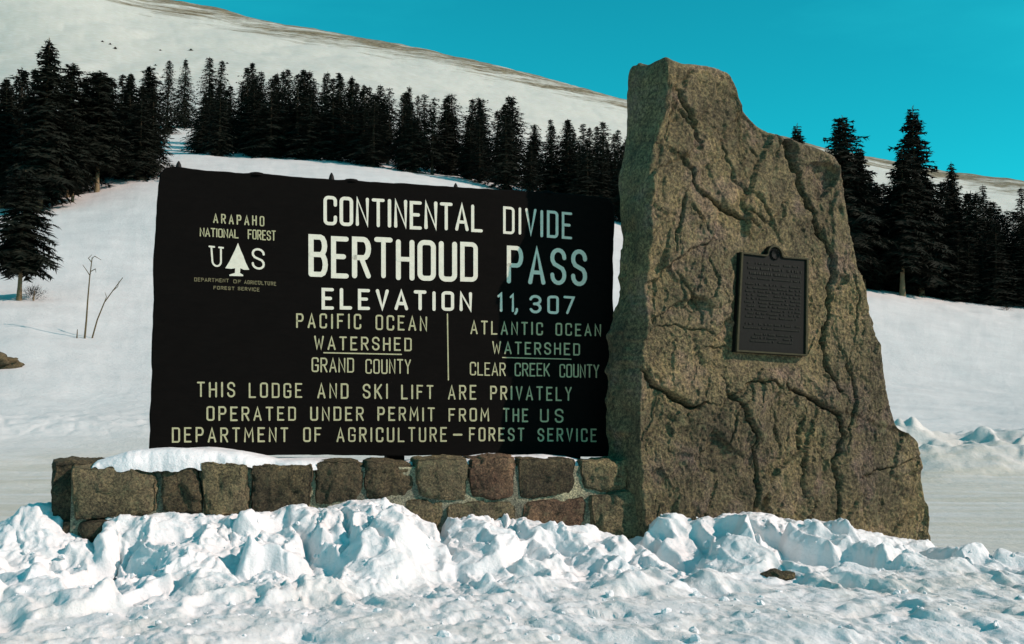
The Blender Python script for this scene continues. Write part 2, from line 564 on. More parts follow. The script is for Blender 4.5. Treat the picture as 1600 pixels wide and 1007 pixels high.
# ------------------------------------------------------------------ boulder
outline = [(1040, 84), (1054, 90), (1070, 97), (1092, 98), (1116, 102), (1144, 112), (1156, 138), (1162, 168), (1185, 190), (1210, 206), (1240, 217), (1272, 226),
           (1306, 241), (1316, 262), (1322, 300), (1335, 360), (1351, 440), (1365, 500), (1384, 560), (1392, 620), (1405, 668),
           (1436, 688), (1443, 730), (1448, 790), (1455, 848), (1460, 940), (1300, 985), (1150, 985), (1012, 960), (1008, 830), (1003, 740), (1002, 660), (1004, 575),
           (1010, 520), (1012, 450), (1011, 380), (1009, 320), (1013, 262), (1026, 220), (1034, 180), (1038, 135)]
O2 = np.array([BOUL.uv(*p) for p in outline])
cen = np.array(BOUL.uv(1190, 600))
dd = O2 - cen
th = np.arctan2(dd[:, 1], dd[:, 0]); rad = np.hypot(dd[:, 0], dd[:, 1])
o = np.argsort(th); th = th[o]; rad = rad[o]
th3 = np.concatenate([th - 2 * math.pi, th, th + 2 * math.pi]); rad3 = np.tile(rad, 3)
NT = 1200
tq = np.linspace(-math.pi, math.pi, NT, endpoint=False)
def polar_lin(th3, dd3, tq):        # straight segments between outline points
    ox = np.concatenate([dd[o][:, 0]] * 3); oy = np.concatenate([dd[o][:, 1]] * 3)
    i = np.searchsorted(th3, tq) - 1
    ax, ay, bx, by = ox[i], oy[i], ox[i + 1], oy[i + 1]
    c, s = np.cos(tq), np.sin(tq)
    den = c * (by - ay) - s * (bx - ax)
    return (ax * (by - ay) - ay * (bx - ax)) / den
Rq = polar_lin(th3, None, tq)
k = np.exp(-np.linspace(-2, 2, 9) ** 2); k /= k.sum()
Rq = np.convolve(np.concatenate([Rq[-4:], Rq, Rq[:4]]), k, 'valid')

cracks = [  # (points, half width m, depth m)
    ([(1083, 110), (1067, 125), (1069, 139)], .012, .04), ([(1053, 137), (1075, 163), (1091, 191), (1099, 219)], .018, .06),
    ([(1055, 163), (1079, 183), (1095, 199)], .014, .04), ([(1050, 236), (1079, 266), (1091, 298), (1119, 314), (1147, 334), (1182, 354)], .018, .06),
    ([(1071, 306), (1065, 338), (1049, 397)], .014, .045), ([(1079, 322), (1107, 358)], .014, .035),
    ([(1174, 298), (1198, 330), (1214, 358)], .014, .035), ([(1232, 205), (1238, 247), (1254, 298), (1274, 346), (1290, 378), (1302, 410), (1296, 450), (1297, 493), (1289, 527), (1293, 578), (1318, 612)], .022, .07),
    ([(1228, 205), (1236, 235), (1242, 262)], .05, .14), ([(1214, 205), (1218, 240)], .014, .05), ([(1160, 366), (1182, 386)], .012, .03),
    ([(1174, 227), (1186, 247)], .012, .03), ([(1000, 565), (1010, 585), (1028, 604), (1058, 621), (1084, 633), (1109, 631)], .020, .085),
    ([(1143, 616), (1165, 601), (1199, 599), (1216, 608)], .014, .05),
    ([(1138, 605), (1148, 624), (1165, 651), (1178, 689), (1186, 732), (1182, 791), (1180, 860)], .016, .06),
    ([(1225, 600), (1233, 608), (1259, 619), (1284, 633), (1310, 651), (1318, 680), (1310, 723), (1308, 804), (1312, 860)], .018, .07),
    ([(1310, 535), (1331, 582), (1344, 621), (1327, 672), (1323, 706)], .014, .045),
    ([(1024, 514), (1058, 511), (1097, 514), (1118, 531)], .010, .025), ([(1097, 544), (1139, 546)], .010, .025),
    ([(1344, 744), (1387, 729), (1450, 714)], .014, .05), ([(1110, 400), (1118, 440), (1104, 480)], .012, .025),
    ([(1119, 200), (1140, 240), (1150, 280), (1174, 298)], .014, .03), ([(1060, 420), (1085, 455), (1095, 505)], .012, .03),
    ([(1330, 420), (1340, 470), (1335, 530)], .012, .03), ([(1262, 640), (1250, 700), (1262, 780)], .02, .03), ([(1205, 640), (1220, 700)], .012, .025)]

def boulder_relief(u, z):
    P3 = np.stack([u, z, np.zeros_like(u)], 1)
    warp = np.stack([fbm(P3 * 7, 4, 60, 0.6), fbm(P3 * 7 + 40, 4, 61, 0.6)], 1) * 0.055
    q = np.stack([u, z], 1) + warp
    # tilted facets broken along diagonal joints
    ca, sa = math.cos(-1.05), math.sin(-1.05)
    F3 = np.stack([(q[:, 0] * ca - q[:, 1] * sa) * 1.5, (q[:, 0] * sa + q[:, 1] * ca) * 3.2, np.zeros_like(u)], 1)
    fa, _ = facets(F3, 71, 0.9, 0.05)
    w = fa * 0.026
    F4 = np.stack([(q[:, 0] * ca - q[:, 1] * sa) * 5.0, (q[:, 0] * sa + q[:, 1] * ca) * 10.0, np.zeros_like(u)], 1)
    fb, _ = facets(F4, 77, 1.0, 0.1)
    w = w + fb * 0.010
    w = w + 0.060 * fbm(P3 * 1.3, 3, 62) + 0.024 * fbm(P3 * 6, 4, 63) + 0.010 * ridged(P3 * np.array([14, 10, 1]), 4, 64)
    w = w + 0.009 * fbm(P3 * 38, 3, 68, 0.65)
    for pts, hw, dep in cracks:
        P = np.array([BOUL.uv(*p) for p in pts])
        best = np.full(len(u), 9.0); side = np.zeros(len(u))
        lo = P.min(0) - 0.25; hi = P.max(0) + 0.25
        sel = (q[:, 0] > lo[0]) & (q[:, 0] < hi[0]) & (q[:, 1] > lo[1]) & (q[:, 1] < hi[1])
        qs = q[sel]
        if not len(qs): continue
        b = np.full(len(qs), 9.0); sd = np.zeros(len(qs)); al = np.zeros(len(qs)); nseg = len(P) - 1; k_ = 0
        for a_, b_ in zip(P[:-1], P[1:]):
            ab = b_ - a_
            t = np.clip(((qs - a_) @ ab) / (ab @ ab), 0, 1)
            v = qs - a_ - t[:, None] * ab
            d = np.hypot(v[:, 0], v[:, 1])
            cr = np.sign(ab[0] * v[:, 1] - ab[1] * v[:, 0])
            m = d < b
            b = np.where(m, d, b); sd = np.where(m, cr, sd); al = np.where(m, (k_ + t) / nseg, al); k_ += 1
        hwv = hw * 0.5 * (1 + 0.6 * noise3(np.stack([qs[:, 0] * 9, qs[:, 1] * 9, qs[:, 0] * 0], 1), 66))
        taper = 0.25 + 0.75 * np.sin(np.clip(al, 0.02, 0.98) * math.pi) ** 0.6
        g = -(1.5 if hw > 0.015 else 0.8) * dep * taper * np.exp(-np.abs(b / hwv) ** 1.3)
        g += dep * taper * 0.5 * (sd > 0) * np.clip(1 - b / 0.22, 0, 1) * (1 - np.exp(-(b / hwv) ** 2))   # one lip stands proud
        w[sel] += g
    # flattened seat of the plaque
    c = np.array([BOUL.uv(1206, 473)])
    pd = np.maximum(np.abs(u - c[0, 0]) / 0.36, np.abs(z - c[0, 1]) / 0.52)
    return w * sstep(0.85, 1.25, pd) - 0.012 * (1 - sstep(0.85, 1.25, pd))

S_front = np.concatenate([np.linspace(0.004, 0.95, 315), np.linspace(0.953, 1.0, 36)])
TT, SS = np.meshgrid(tq, S_front)
Rr = np.tile(Rq, (len(S_front), 1))
u = cen[0] + SS * Rr * np.cos(TT); z = cen[1] + SS * Rr * np.sin(TT)
edge = (1 - SS) * Rr                                 # metres from the rim
rel = boulder_relief(u.ravel(), z.ravel()).reshape(u.shape)
rr = 0.035 + 0.02 * np.sin(TT * 3.1 + 1)
rr = rr + 0.05 * sstep(0.2, 1.2, np.sin(TT + 0.6))
wr = -rr * (1 - np.sqrt(np.clip(1 - (1 - np.clip(edge / rr, 0, 1)) ** 2, 0, 1)))
front_w = rel * sstep(0, 0.06, edge) * 1.0 + wr + rel * 0.5 * (1 - sstep(0, 0.06, edge))
rings = [np.stack([u, z, front_w], -1)]
THICK = 0.54
ns = 46
fl_y = [BOUL.uv(1010, y)[1] for y in (880, 700, 560, 480, 400, 350, 280, 180, 95)]
fl_v = [0.0, -0.03, -0.06, -0.035, 0.02, 0.05, 0.02, -0.03, -0.07]
edge_z = cen[1] + Rq * np.sin(tq)
flare = np.interp(edge_z, fl_y[:: 1] if fl_y[0] < fl_y[-1] else fl_y[::-1], fl_v) * (np.cos(tq) < -0.05) * sstep(0.05, 0.35, -np.cos(tq))
for i in range(1, ns + 1):
    t = i / ns
    # the sides: slight bulge, then round over at the back
    bul = 0.02 * math.sin(t * math.pi)
    back = 0.12 * sstep(0.75, 1.0, t)
    uu = cen[0] + (Rq + bul - back) * np.cos(tq)
    zz = cen[1] + (Rq + bul - back) * np.sin(tq)
    ww = front_w[-1] * (1 - t) - THICK * t
    P3 = np.stack([uu * 3, zz * 3, ww * 3], 1)
    dn = 0.05 * fbm(P3, 5, 81) * sstep(0, 0.2, t) + 0.03 * ridged(P3 * 1.4, 3, 85) * sstep(0.05, 0.3, t)
    rings.append(np.stack([uu + dn * np.cos(tq) + flare * sstep(0, 0.6, t), zz + dn * np.sin(tq), ww], -1)[None])
for s_ in (0.9, 0.75, 0.55, 0.35, 0.15, 0.02):
    uu = cen[0] + (Rq - 0.12) * s_ * np.cos(tq) + flare * s_; zz = cen[1] + (Rq - 0.12) * s_ * np.sin(tq)
    P3 = np.stack([uu * 2, zz * 2, uu * 0], 1)
    rings.append(np.stack([uu, zz, -THICK - 0.05 + 0.05 * fbm(P3, 4, 88)], -1)[None])
R3 = np.concatenate(rings, 0)
nr = R3.shape[0]
flatp = R3.reshape(-1, 3)
V = BOUL.P(flatp[:, 0], flatp[:, 1], flatp[:, 2])
base = BOUL.P(cen[0], 0, -THICK / 2)[0]
fc = grid_faces(nr, NT, True)
capf = np.stack([np.zeros(NT - 2, int), np.arange(1, NT - 1), np.arange(2, NT)], 1)
me = np_mesh('boulder_body', V - base, [fc, capf, capf[:, ::-1] + (nr - 1) * NT], M['boulder'])
boulder = root('monument_boulder', base, 'tall brown upright granite slab with stepped top and bronze plaque', 'boulder')
link('rock_body', me, boulder)

# ------------------------------------------------------------------ generic extruded outline in a frame
def prism(F_, pts, w0, w1, bev=0.0, inner=None):
    """closed outline pts (u,z) between depths w0 (front) and w1 (back); small bevel; returns V, faces"""
    pts = np.array(pts, float); n = len(pts)
    c = pts.mean(0)
    d = pts - c
    L = np.maximum(np.hypot(d[:, 0], d[:, 1]), 1e-6)[:, None]
    ins = pts - d / L * bev
    rings_ = [(ins, w0), (pts, w0 - bev), (pts, w1)]
    V = np.concatenate([F_.P(r[:, 0], r[:, 1], w) for r, w in rings_])
    faces = []
    for k_ in range(2):
        i = np.arange(n); j = (i + 1) % n
        faces.append(np.stack([i + k_ * n, j + k_ * n, j + (k_ + 1) * n, i + (k_ + 1) * n], 1))
    faces.append(np.arange(n)[None, :]); faces.append(np.arange(2 * n, 3 * n)[None, ::-1])
    return V, faces

def resample(pts, step, closed=True):
    pts = [np.array(p, float) for p in pts]
    out = []
    m = len(pts) if closed else len(pts) - 1
    for i in range(m):
        a, b = pts[i], pts[(i + 1) % len(pts)]
        k_ = max(1, int(np.hypot(*(b - a)) / step))
        out += [a + (b - a) * t / k_ for t in range(k_)]
    if not closed: out.append(pts[-1])
    return np.array(out)

# ------------------------------------------------------------------ plaque (part of the boulder)
pw = 0.034
TL, TR, BR, BL = [np.array(BOUL.uv(x, y, pw)) for x, y in ((1157, 394), (1262, 404), (1260, 557), (1149, 550))]
ax_ = np.array(BOUL.uv(1210, 398, pw))
arch = [ax_ + np.array([math.cos(a) * 0.075, math.sin(a) * 0.078]) for a in np.linspace(math.radians(178), math.radians(2), 14)]
shoulder_l = arch[0] + np.array([-0.02, -0.012]); shoulder_r = arch[-1] + np.array([0.02, -0.012])
pl_out = [TL, shoulder_l] + arch + [shoulder_r, TR, BR, BL]
V, fcs = prism(BOUL, resample(pl_out, 0.03), pw, -0.06, 0.004)
plaque = link('plaque', np_mesh('plaque', V - base, fcs, M['bronze'], False), boulder)
plaque['label'] = 'dark bronze plaque with arched top and rows of raised text'
# rim
po = resample(pl_out, 0.02); c = po.mean(0)
pin = c + (po - c) * np.array([0.945, 0.965])
n = len(po)
def strip_ring(a, b, w0, w1):
    V = np.concatenate([BOUL.P(a[:, 0], a[:, 1], w1), BOUL.P(a[:, 0], a[:, 1], w0), BOUL.P(b[:, 0], b[:, 1], w0), BOUL.P(b[:, 0], b[:, 1], w1)])
    i = np.arange(n); j = (i + 1) % n
    return V, [np.stack([i + k_ * n, j + k_ * n, j + (k_ + 1) * n, i + (k_ + 1) * n], 1) for k_ in range(3)]
V, fcs = strip_ring(c + (po - c) * 0.996, pin, pw + 0.016, pw - 0.01)
link('plaque_rim', np_mesh('plaque_rim', V - base, fcs, M['bronze_rim'], False), plaque)
# emblem on the arch
em = [ax_ + np.array([math.cos(a), math.sin(a)]) * (0.042 if i % 2 else 0.048) for i, a in enumerate(np.linspace(0, 2 * math.pi, 24, endpoint=False))]
V, fcs = prism(BOUL, em, pw + 0.014, pw - 0.005, 0.006)
link('plaque_emblem', np_mesh('plaque_emblem', V - base, fcs, M['bronze'], True), plaque)
# rows of raised letter-like strokes too small to read
cellV = np.array([[-1, -1], [1, -1], [1, 1], [-1, 1]], float)
rows_t = [.10, .15, .20, .25] + [.31 + .0365 * i for i in range(10)] + [.71, .75] + [.81 + .035 * i for i in range(3)]
for ri, t in enumerate(rows_t):
    a = TL + (BL - TL) * t; b = TR + (BR - TR) * t
    Vs, Fs, off = [], [], 0
    ins_ = 0.10 if t < 0.70 else (0.10 if t < 0.8 else 0.2)
    s_ = ins_ + rnd.random() * 0.03
    big = 1.5 if ri in (1, 2) else 1.0
    while s_ < 1 - ins_:
        wd = 0.010 * big * rnd.uniform(0.7, 1.2)
        if rnd.random() < 0.16: s_ += 0.03; continue
        cpt = a + (b - a) * s_
        hh = 0.0062 * big
        q = cpt + cellV * np.array([wd * 0.36, hh])
        Vs.append(BOUL.P(q[:, 0], q[:, 1], pw + 0.006)); Vs.append(BOUL.P(q[:, 0] , q[:, 1], pw - 0.003))
        i = np.arange(4); j = (i + 1) % 4
        Fs.append(np.array([[0, 1, 2, 3]]) + off)
        Fs.append(np.stack([i, j, j + 4, i + 4], 1) + off)
        off += 8
        s_ += wd / np.hypot(*(b - a)) * 1.15
    tag(link('text_line', np_mesh('text_line', np.concatenate(Vs) - base, Fs, M['bronze_text'], False), plaque), kind='stuff')

# ------------------------------------------------------------------ the sign
sw = 0.0
corner = (246, 262)
ed = [(246, 290), (249, 272), (258, 264), (272, 261), (330, 266), (400, 271), (470, 276), (560, 282), (650, 288), (750, 294), (850, 301), (935, 307), (952, 310), (960, 322),
      (959, 420), (957, 560), (956, 690), (955, 714), (800, 713), (600, 712), (400, 711), (232, 709), (234, 640), (237, 560), (239, 470), (238, 430), (241, 380), (243, 340)]
eo = np.array([SIGN.uv(*p) for p in ed])
eo = resample(eo, 0.03)
jit = np.stack([fbm(np.stack([eo[:, 0] * 7, eo[:, 1] * 7, eo[:, 0] * 0 + s], 1), 3, 91 + s) for s in (0, 1)], 1)
eo = eo + jit * 0.011
V, fcs = prism(SIGN, eo, 0.0, -0.085, 0.010)
sbase = SIGN.P(1.82, 1.09, -0.04)[0]
sign = root('forest_sign', sbase, 'large dark board sign with cream routed lettering CONTINENTAL DIVIDE on the stone wall', 'sign')
board = link('board', np_mesh('board', V - sbase, fcs, M['board'], False), sign)
# posts behind the board, standing in the wall
for uc in (0.35, 1.8, 3.25):
    q = [(uc - 0.07, 0.9), (uc + 0.07, 0.9), (uc + 0.07, 2.9), (uc - 0.07, 2.9)]
    V, fcs = prism(SIGN, q, -0.09, -0.22, 0.008)
    link('post', np_mesh('post', V - sbase, fcs, M['board'], False), sign)
# pointed bolts and worn humps on the top edge
def cone_lump(px, py, r, h, w=-0.04, n_=10):
    u0, z0 = SIGN.uv(px, py, w)
    prof = [(r * 1.3, -0.02), (r, 0.004), (r * 0.85, h * 0.4), (r * 0.5, h * 0.75), (0.003, h)]
    V = []
    for (rr_, hh) in prof:
        for k_ in range(n_):
            a = 2 * math.pi * k_ / n_
            V.append(SIGN.P(u0 + rr_ * math.cos(a), z0 + hh, w + rr_ * 0.8 * math.sin(a))[0])
    return np.array(V), [grid_faces(len(prof), n_, True), np.arange((len(prof) - 1) * n_, len(prof) * n_)[None, :]]
for px, py, r, h in ((279, 262, 0.022, 0.05), (518, 279, 0.020, 0.045), (712, 292, 0.016, 0.03)):
    V, fcs = cone_lump(px, py, r, h)
    link('bolt', np_mesh('bolt', V - sbase, fcs, M['iron']), sign)
for px, py, r, h in ((401, 272, 0.055, 0.014), (549, 282, 0.05, 0.012), (855, 301, 0.05, 0.014)):
    V, fcs = cone_lump(px, py, r, h)
    link('top_knob', np_mesh('top_knob', V - sbase, fcs, M['board']), sign)

# stroke font: glyph = (width, [polylines]); closed polylines repeat their first point
def arc(cx, cy, rx, ry, a0, a1, n_=6):
    return [(cx + rx * math.cos(math.radians(a0 + (a1 - a0) * i / n_)), cy + ry * math.sin(math.radians(a0 + (a1 - a0) * i / n_))) for i in range(n_ + 1)]
W = 0.46
r_ = 0.15; ry = 0.13
def rrect():
    return arc(r_, 1 - ry, r_, ry, 180, 90) + arc(W - r_, 1 - ry, r_, ry, 90, 0) + arc(W - r_, ry, r_, ry, 0, -90) + arc(r_, ry, r_, ry, -90, -180) + [(0, 1 - ry)]
def dshape(c=.12):
    return [(0, 0), (0, 1)] + arc(W - c * 1.2, 1 - c, c * 1.2, c, 90, 0) + arc(W - c * 1.2, c, c * 1.2, c, 0, -90) + [(0, 0)]
S_gl = arc(W - r_, 1 - ry, r_, ry, 0, 90)[1:] if False else None
G = {
 'A': (W + .04, [[(0, 0), (W / 2 + .02, 1), (W + .04, 0)], [(.085, .30), (W - .045, .30)]]),
 'B': (W, [[(0, 0), (0, 1)] + arc(W - .16, .765, .14, .235, 90, -90) + [(0, .53)], [(0.01, .53)] + arc(W - .14, .265, .14, .265, 90, -90) + [(0, 0)]]),
 'C': (W, [[(W, .72)] + arc(W - r_, 1 - ry, r_, ry, 0, 90) + arc(r_, 1 - ry, r_, ry, 90, 180) + arc(r_, ry, r_, ry, 180, 270) + arc(W - r_, ry, r_, ry, 270, 360) + [(W, .26)]]),
 'D': (W, [dshape()]),
 'E': (.42, [[(.42, 1), (0, 1), (0, 0), (.42, 0)], [(0, .52), (.33, .52)]]),
 'F': (.42, [[(.42, 1), (0, 1), (0, 0)], [(0, .52), (.33, .52)]]),
 'G': (W, [[(W, .74)] + arc(W - r_, 1 - ry, r_, ry, 0, 90) + arc(r_, 1 - ry, r_, ry, 90, 180) + arc(r_, ry, r_, ry, 180, 270) + arc(W - r_, ry, r_, ry, 270, 360) + [(W, .46), (.26, .46)]]),
 'H': (W, [[(0, 0), (0, 1)], [(W, 0), (W, 1)], [(0, .52), (W, .52)]]),
 'I': (.04, [[(.02, 0), (.02, 1)]]),
 'K': (W, [[(0, 0), (0, 1)], [(W, 1), (.03, .42)], [(.14, .55), (W, 0)]]),
 'L': (.42, [[(0, 1), (0, 0), (.42, 0)]]),
 'M': (.60, [[(0, 0), (.04, 1), (.30, .35), (.56, 1), (.60, 0)]]),
 'N': (W, [[(0, 0), (0, 1), (W, 0), (W, 1)]]),
 'O': (W, [rrect()]),
 'P': (W, [[(0, 0), (0, 1)] + arc(W - .16, .74, .16, .26, 90, -90, 8) + [(0, .48)]]),
 'R': (W, [[(0, 0), (0, 1)] + arc(W - .16, .75, .16, .25, 90, -90, 8) + [(0, .50)], [(.22, .50), (W, 0)]]),
 'S': (W, [[(W, .76)] + arc(W / 2, .77, W / 2, .23, 0, 180, 9) + [(0.01, .68), (.08, .57), (W - .08, .44), (W - .01, .33)] + arc(W / 2, .23, W / 2, .23, 0, -180, 9) + [(0, .25)]]),
 'T': (W, [[(0, 1), (W, 1)], [(W / 2, .99), (W / 2, 0)]]),
 'U': (W, [[(0, 1)] + arc(r_, ry, r_, ry, 180, 270) + arc(W - r_, ry, r_, ry, 270, 360) + [(W, 1)]]),
 'V': (W, [[(0, 1), (W / 2, 0), (W, 1)]]),
 'W': (.62, [[(0, 1), (.15, 0), (.31, .75), (.47, 0), (.62, 1)]]),
 'Y': (W, [[(0, 1), (W / 2, .48), (W, 1)], [(W / 2, .49), (W / 2, 0)]]),
 '-': (.5, [[(0, .5), (.5, .5)]]),
 '1': (.14, [[(0, .86), (.11, 1), (.11, 0)]]),
 ',': (.10, [[(.08, .12), (.08, 0), (0, -.16)]]),
 '3': (W, [[(0, .80)] + arc(W / 2, .76, W / 2, .24, 160, -80, 9) + [(.17, .52)], [(.17, .515)] + arc(W / 2, .26, W / 2, .26, 80, -160, 9)]),
 '0': (W, [rrect()]),
 '7': (W, [[(0, 1), (W, 1), (.14, 0)]]),
}

def ribbon(pts, wd, h0, h1, F_):
    """rounded-end ribbon of width wd along pts (u,z), top at depth h1"""
    P = [np.array(p, float) for p in pts]
    Q = [P[0]]
    for p in P[1:]:
        if np.hypot(*(p - Q[-1])) > wd * 0.12: Q.append(p)
    closed = len(Q) > 3 and np.hypot(*(Q[0] - np.array(pts[-1]))) < wd * 0.15
    if closed and np.hypot(*(Q[-1] - Q[0])) < wd * 0.3: Q.pop()
    n_ = len(Q)
    if n_ < 2: Q.append(Q[0] + np.array([wd, 0])); n_ = 2
    hw = wd / 2
    def nrm(v):
        return v / max(np.hypot(*v), 1e-9)
    Lp, Rp = [], []
    if closed:
        for i in range(n_):
            d0 = nrm(Q[i] - Q[i - 1]); d1 = nrm(Q[(i + 1) % n_] - Q[i])
            m = nrm(d0 + d1) if np.hypot(*(d0 + d1)) > 1e-3 else d1
            k_ = 1 / max(0.45, np.dot(m, d1))
            nn = np.array([-m[1], m[0]]) * hw * k_
            Lp.append(Q[i] + nn); Rp.append(Q[i] - nn)
        L = np.array(Lp); R = np.array(Rp)
        V = np.concatenate([F_.P(L[:, 0], L[:, 1], h0), F_.P(L[:, 0], L[:, 1], h1), F_.P(R[:, 0], R[:, 1], h1), F_.P(R[:, 0], R[:, 1], h0)])
        i = np.arange(n_); j = (i + 1) % n_
        return V, [np.stack([i + k_ * n_, j + k_ * n_, j + (k_ + 1) * n_, i + (k_ + 1) * n_], 1) for k_ in range(3)]
    for i in range(n_):
        d0 = nrm(Q[i] - Q[i - 1]) if i else nrm(Q[1] - Q[0])
        d1 = nrm(Q[i + 1] - Q[i]) if i < n_ - 1 else d0
        m = nrm(d0 + d1) if np.hypot(*(d0 + d1)) > 1e-3 else d1
        k_ = 1 / max(0.55, np.dot(m, d1))
        nn = np.array([-m[1], m[0]]) * hw * k_
        Lp.append(Q[i] + nn); Rp.append(Q[i] - nn)
    d = nrm(Q[1] - Q[0]); e = nrm(Q[-1] - Q[-2])
    # end caps as extra stations that narrow
    for f, s_ in ((0.55, 0.8), (0.9, 0.35)):
        nn = np.array([-d[1], d[0]]) * hw
        Lp.insert(0, Q[0] - d * hw * f + nn * s_); Rp.insert(0, Q[0] - d * hw * f - nn * s_)
        nn = np.array([-e[1], e[0]]) * hw
        Lp.append(Q[-1] + e * hw * f + nn * s_); Rp.append(Q[-1] + e * hw * f - nn * s_)
    L = np.array(Lp); R = np.array(Rp); n_ = len(L)
    ringp = np.concatenate([L, R[::-1]]); m_ = len(ringp)
    V = np.concatenate([F_.P(L[:, 0], L[:, 1], h1), F_.P(R[:, 0], R[:, 1], h1), F_.P(ringp[:, 0], ringp[:, 1], h0), F_.P(ringp[:, 0], ringp[:, 1], h1)])
    i = np.arange(n_ - 1)
    f1 = np.stack([i, i + 1, i + 1 + n_, i + n_], 1)
    i = np.arange(m_); j = (i + 1) % m_
    f2 = np.stack([i, j, j + m_, i + m_], 1) + 2 * n_
    return V, [f1, f2]

def word(text, x0, x1, t0, b0, t1, b1, wpx, mat, gap=0.30, parent=None):
    """text fitted between pixel columns x0..x1, cap line t0..t1, base line b0..b1"""
    TLc, TRc, BRc, BLc = [np.array(SIGN.uv(*p)) for p in ((x0, t0), (x1, t1), (x1, b1), (x0, b0))]
    tot = sum(G[ch][0] for ch in text) + gap * (len(text) - 1)
    wd = wpx * 0.88 / F * 8.5
    # keep strokes inside the measured word box
    s = 0.0
    for ch in text:
        gw, polys = G[ch]
        Vs, Fs, off = [], [], 0
        jy = rnd.uniform(-.018, .018)
        for k_, poly in enumerate(polys):
            pts = []
            for (gx, gy) in poly:
                a = (s + gx) / tot
                inset = 0.5 * wd
                top = TLc + (TRc - TLc) * a - np.array([0, inset]); bot = BLc + (BRc - BLc) * a + np.array([0, inset])
                pts.append(bot + (top - bot) * (gy + jy) )
            V, fcs_ = ribbon(pts, wd * rnd.uniform(0.93, 1.07), -0.003, 0.0035 + 0.0006 * k_, SIGN)
            Vs.append(V); Fs += [f + off for f in fcs_]; off += len(V)
        link('letter', np_mesh('letter', np.concatenate(Vs) - sbase, Fs, mat, False), parent or sign)
        s += gw + gap

LM, LS, LF = M['letter'], M['letter_small'], M['letter_faint']
word('CONTINENTAL', 508, 752, 306, 352, 320, 363, 6.0, LM, .27)
word('DIVIDE', 788, 892, 323, 366, 332, 374, 5.0, LM, .32)
word('BERTHOUD', 486, 743, 367, 433, 379, 441, 8.6, LM, .27)
word('PASS', 795, 914, 384, 443, 391, 448, 7.6, LM, .34)
word('ELEVATION', 505, 735, 450, 484, 457, 487, 5.8, LM, .42)
word('1', 779, 784, 458, 488, 458, 488, 4.6, LM); word('1,', 798, 808, 459, 488, 459, 488, 4.4, LM, .1)
word('3', 829, 844, 461, 490, 462, 490, 4.6, LM); word('0', 857, 871, 462, 490, 462, 491, 4.6, LM); word('7', 882, 896, 463, 491, 464, 492, 4.2, LM)
word('PACIFIC', 464, 563, 490, 513, 491, 515, 3.0, LS, .45)
word('OCEAN', 588, 666, 492, 516, 495, 518, 3.0, LS, .42)
word('WATERSHED', 492, 642, 525, 547, 528, 549, 2.9, LS, .40)
word('GRAND', 488, 552, 559, 582, 560, 583, 2.5, LS, .26); word('COUNTY', 572, 641, 561, 584, 562, 585, 2.5, LS, .26)
word('ATLANTIC', 736, 847, 501, 523, 504, 524, 2.8, LS, .42); word('OCEAN', 869, 938, 505, 525, 507, 526, 2.8, LS, .42)
word('WATERSHED', 770, 905, 533, 553, 537, 556, 2.7, LS, .38)
word('CLEAR', 735, 789, 566, 587, 567, 588, 2.4, LS, .24); word('CREEK', 805, 858, 567, 588, 568, 589, 2.4, LS, .24); word('COUNTY', 875, 935, 569, 590, 570, 591, 2.4, LS, .24)
for w_ in (('THIS', 309, 366, 597, 621, 597, 621), ('LODGE', 390, 471, 598, 622, 599, 622), ('AND', 497, 543, 599, 623, 599, 623), ('SKI', 568, 605, 600, 623, 600, 624),
           ('LIFT', 628, 676, 601, 624, 602, 624), ('ARE', 701, 743, 602, 625, 602, 625), ('PRIVATELY', 767, 892, 603, 625, 605, 627),
           ('OPERATED', 324, 461, 635, 658, 636, 658), ('UNDER', 486, 567, 636, 658, 636, 658), ('PERMIT', 591, 678, 636, 658, 637, 659), ('FROM', 702, 763, 638, 659, 638, 659),
           ('THE', 787, 824, 638, 660, 639, 660), ('U', 845, 856, 639, 660, 639, 660), ('S', 868, 879, 639, 661, 639, 661),
           ('DEPARTMENT', 270, 449, 668, 692, 668, 691), ('OF', 475, 501, 668, 691, 668, 691), ('AGRICULTURE', 527, 697, 668, 691, 668, 691),
           ('FOREST', 734, 818, 668, 690, 669, 690), ('SERVICE', 841, 931, 669, 690, 670, 691)):
    word(*w_, 2.9, LS, .42)
word('-', 709, 721, 668, 691, 668, 691, 3.6, LS)
word('ARAPAHO', 334, 412, 334, 349, 338, 354, 2.2, LS, .55)
word('NATIONAL', 313, 372, 356, 370, 359, 373, 2.0, LS, .22); word('FOREST', 388, 430, 359, 374, 361, 377, 2.0, LS, .25)
# serif U and S either side of the pine emblem
G['U'] = (.62, [[(.04, 1)] + arc(.31, .26, .22, .26, 180, 360, 9) + [(.53, 1)], [(-.06, 1), (.19, 1)], [(.43, 1), (.64, 1)]])
word('U', 329, 348, 384, 416, 386, 418, 2.8, LM)
word('S', 395, 412, 388, 421, 390, 423, 3.4, LM)
word('DEPARTMENT', 304, 357, 434, 440, 436, 442, 1.1, LF, .3); word('OF', 365, 376, 437, 443, 438, 443.5, 1.1, LF, .3); word('AGRICULTURE', 382, 431, 438, 444, 441, 447, 1.1, LF, .3)
word('FOREST', 334, 366, 447, 452.5, 448.5, 454, 1.1, LF, .3); word('SERVICE', 372, 405, 448.5, 454, 450, 456, 1.1, LF, .3)
# pine emblem
tree_pts = [(371.8, 380), (376, 391), (380, 400), (384, 411), (389.5, 422), (381, 422), (375.5, 419.5), (375, 427), (380, 430), (380, 432), (358.5, 431.5), (358.5, 429.5),
            (367, 427), (367.5, 419.5), (361, 420.5), (352, 419.5), (358.5, 409), (363, 399.5), (367.5, 390.5)]
V, fcs = prism(SIGN, [SIGN.uv(*p) for p in tree_pts], 0.004, -0.002, 0.0)
o_ = link('tree_emblem', np_mesh('tree_emblem', V - sbase, fcs, LM, False), sign)
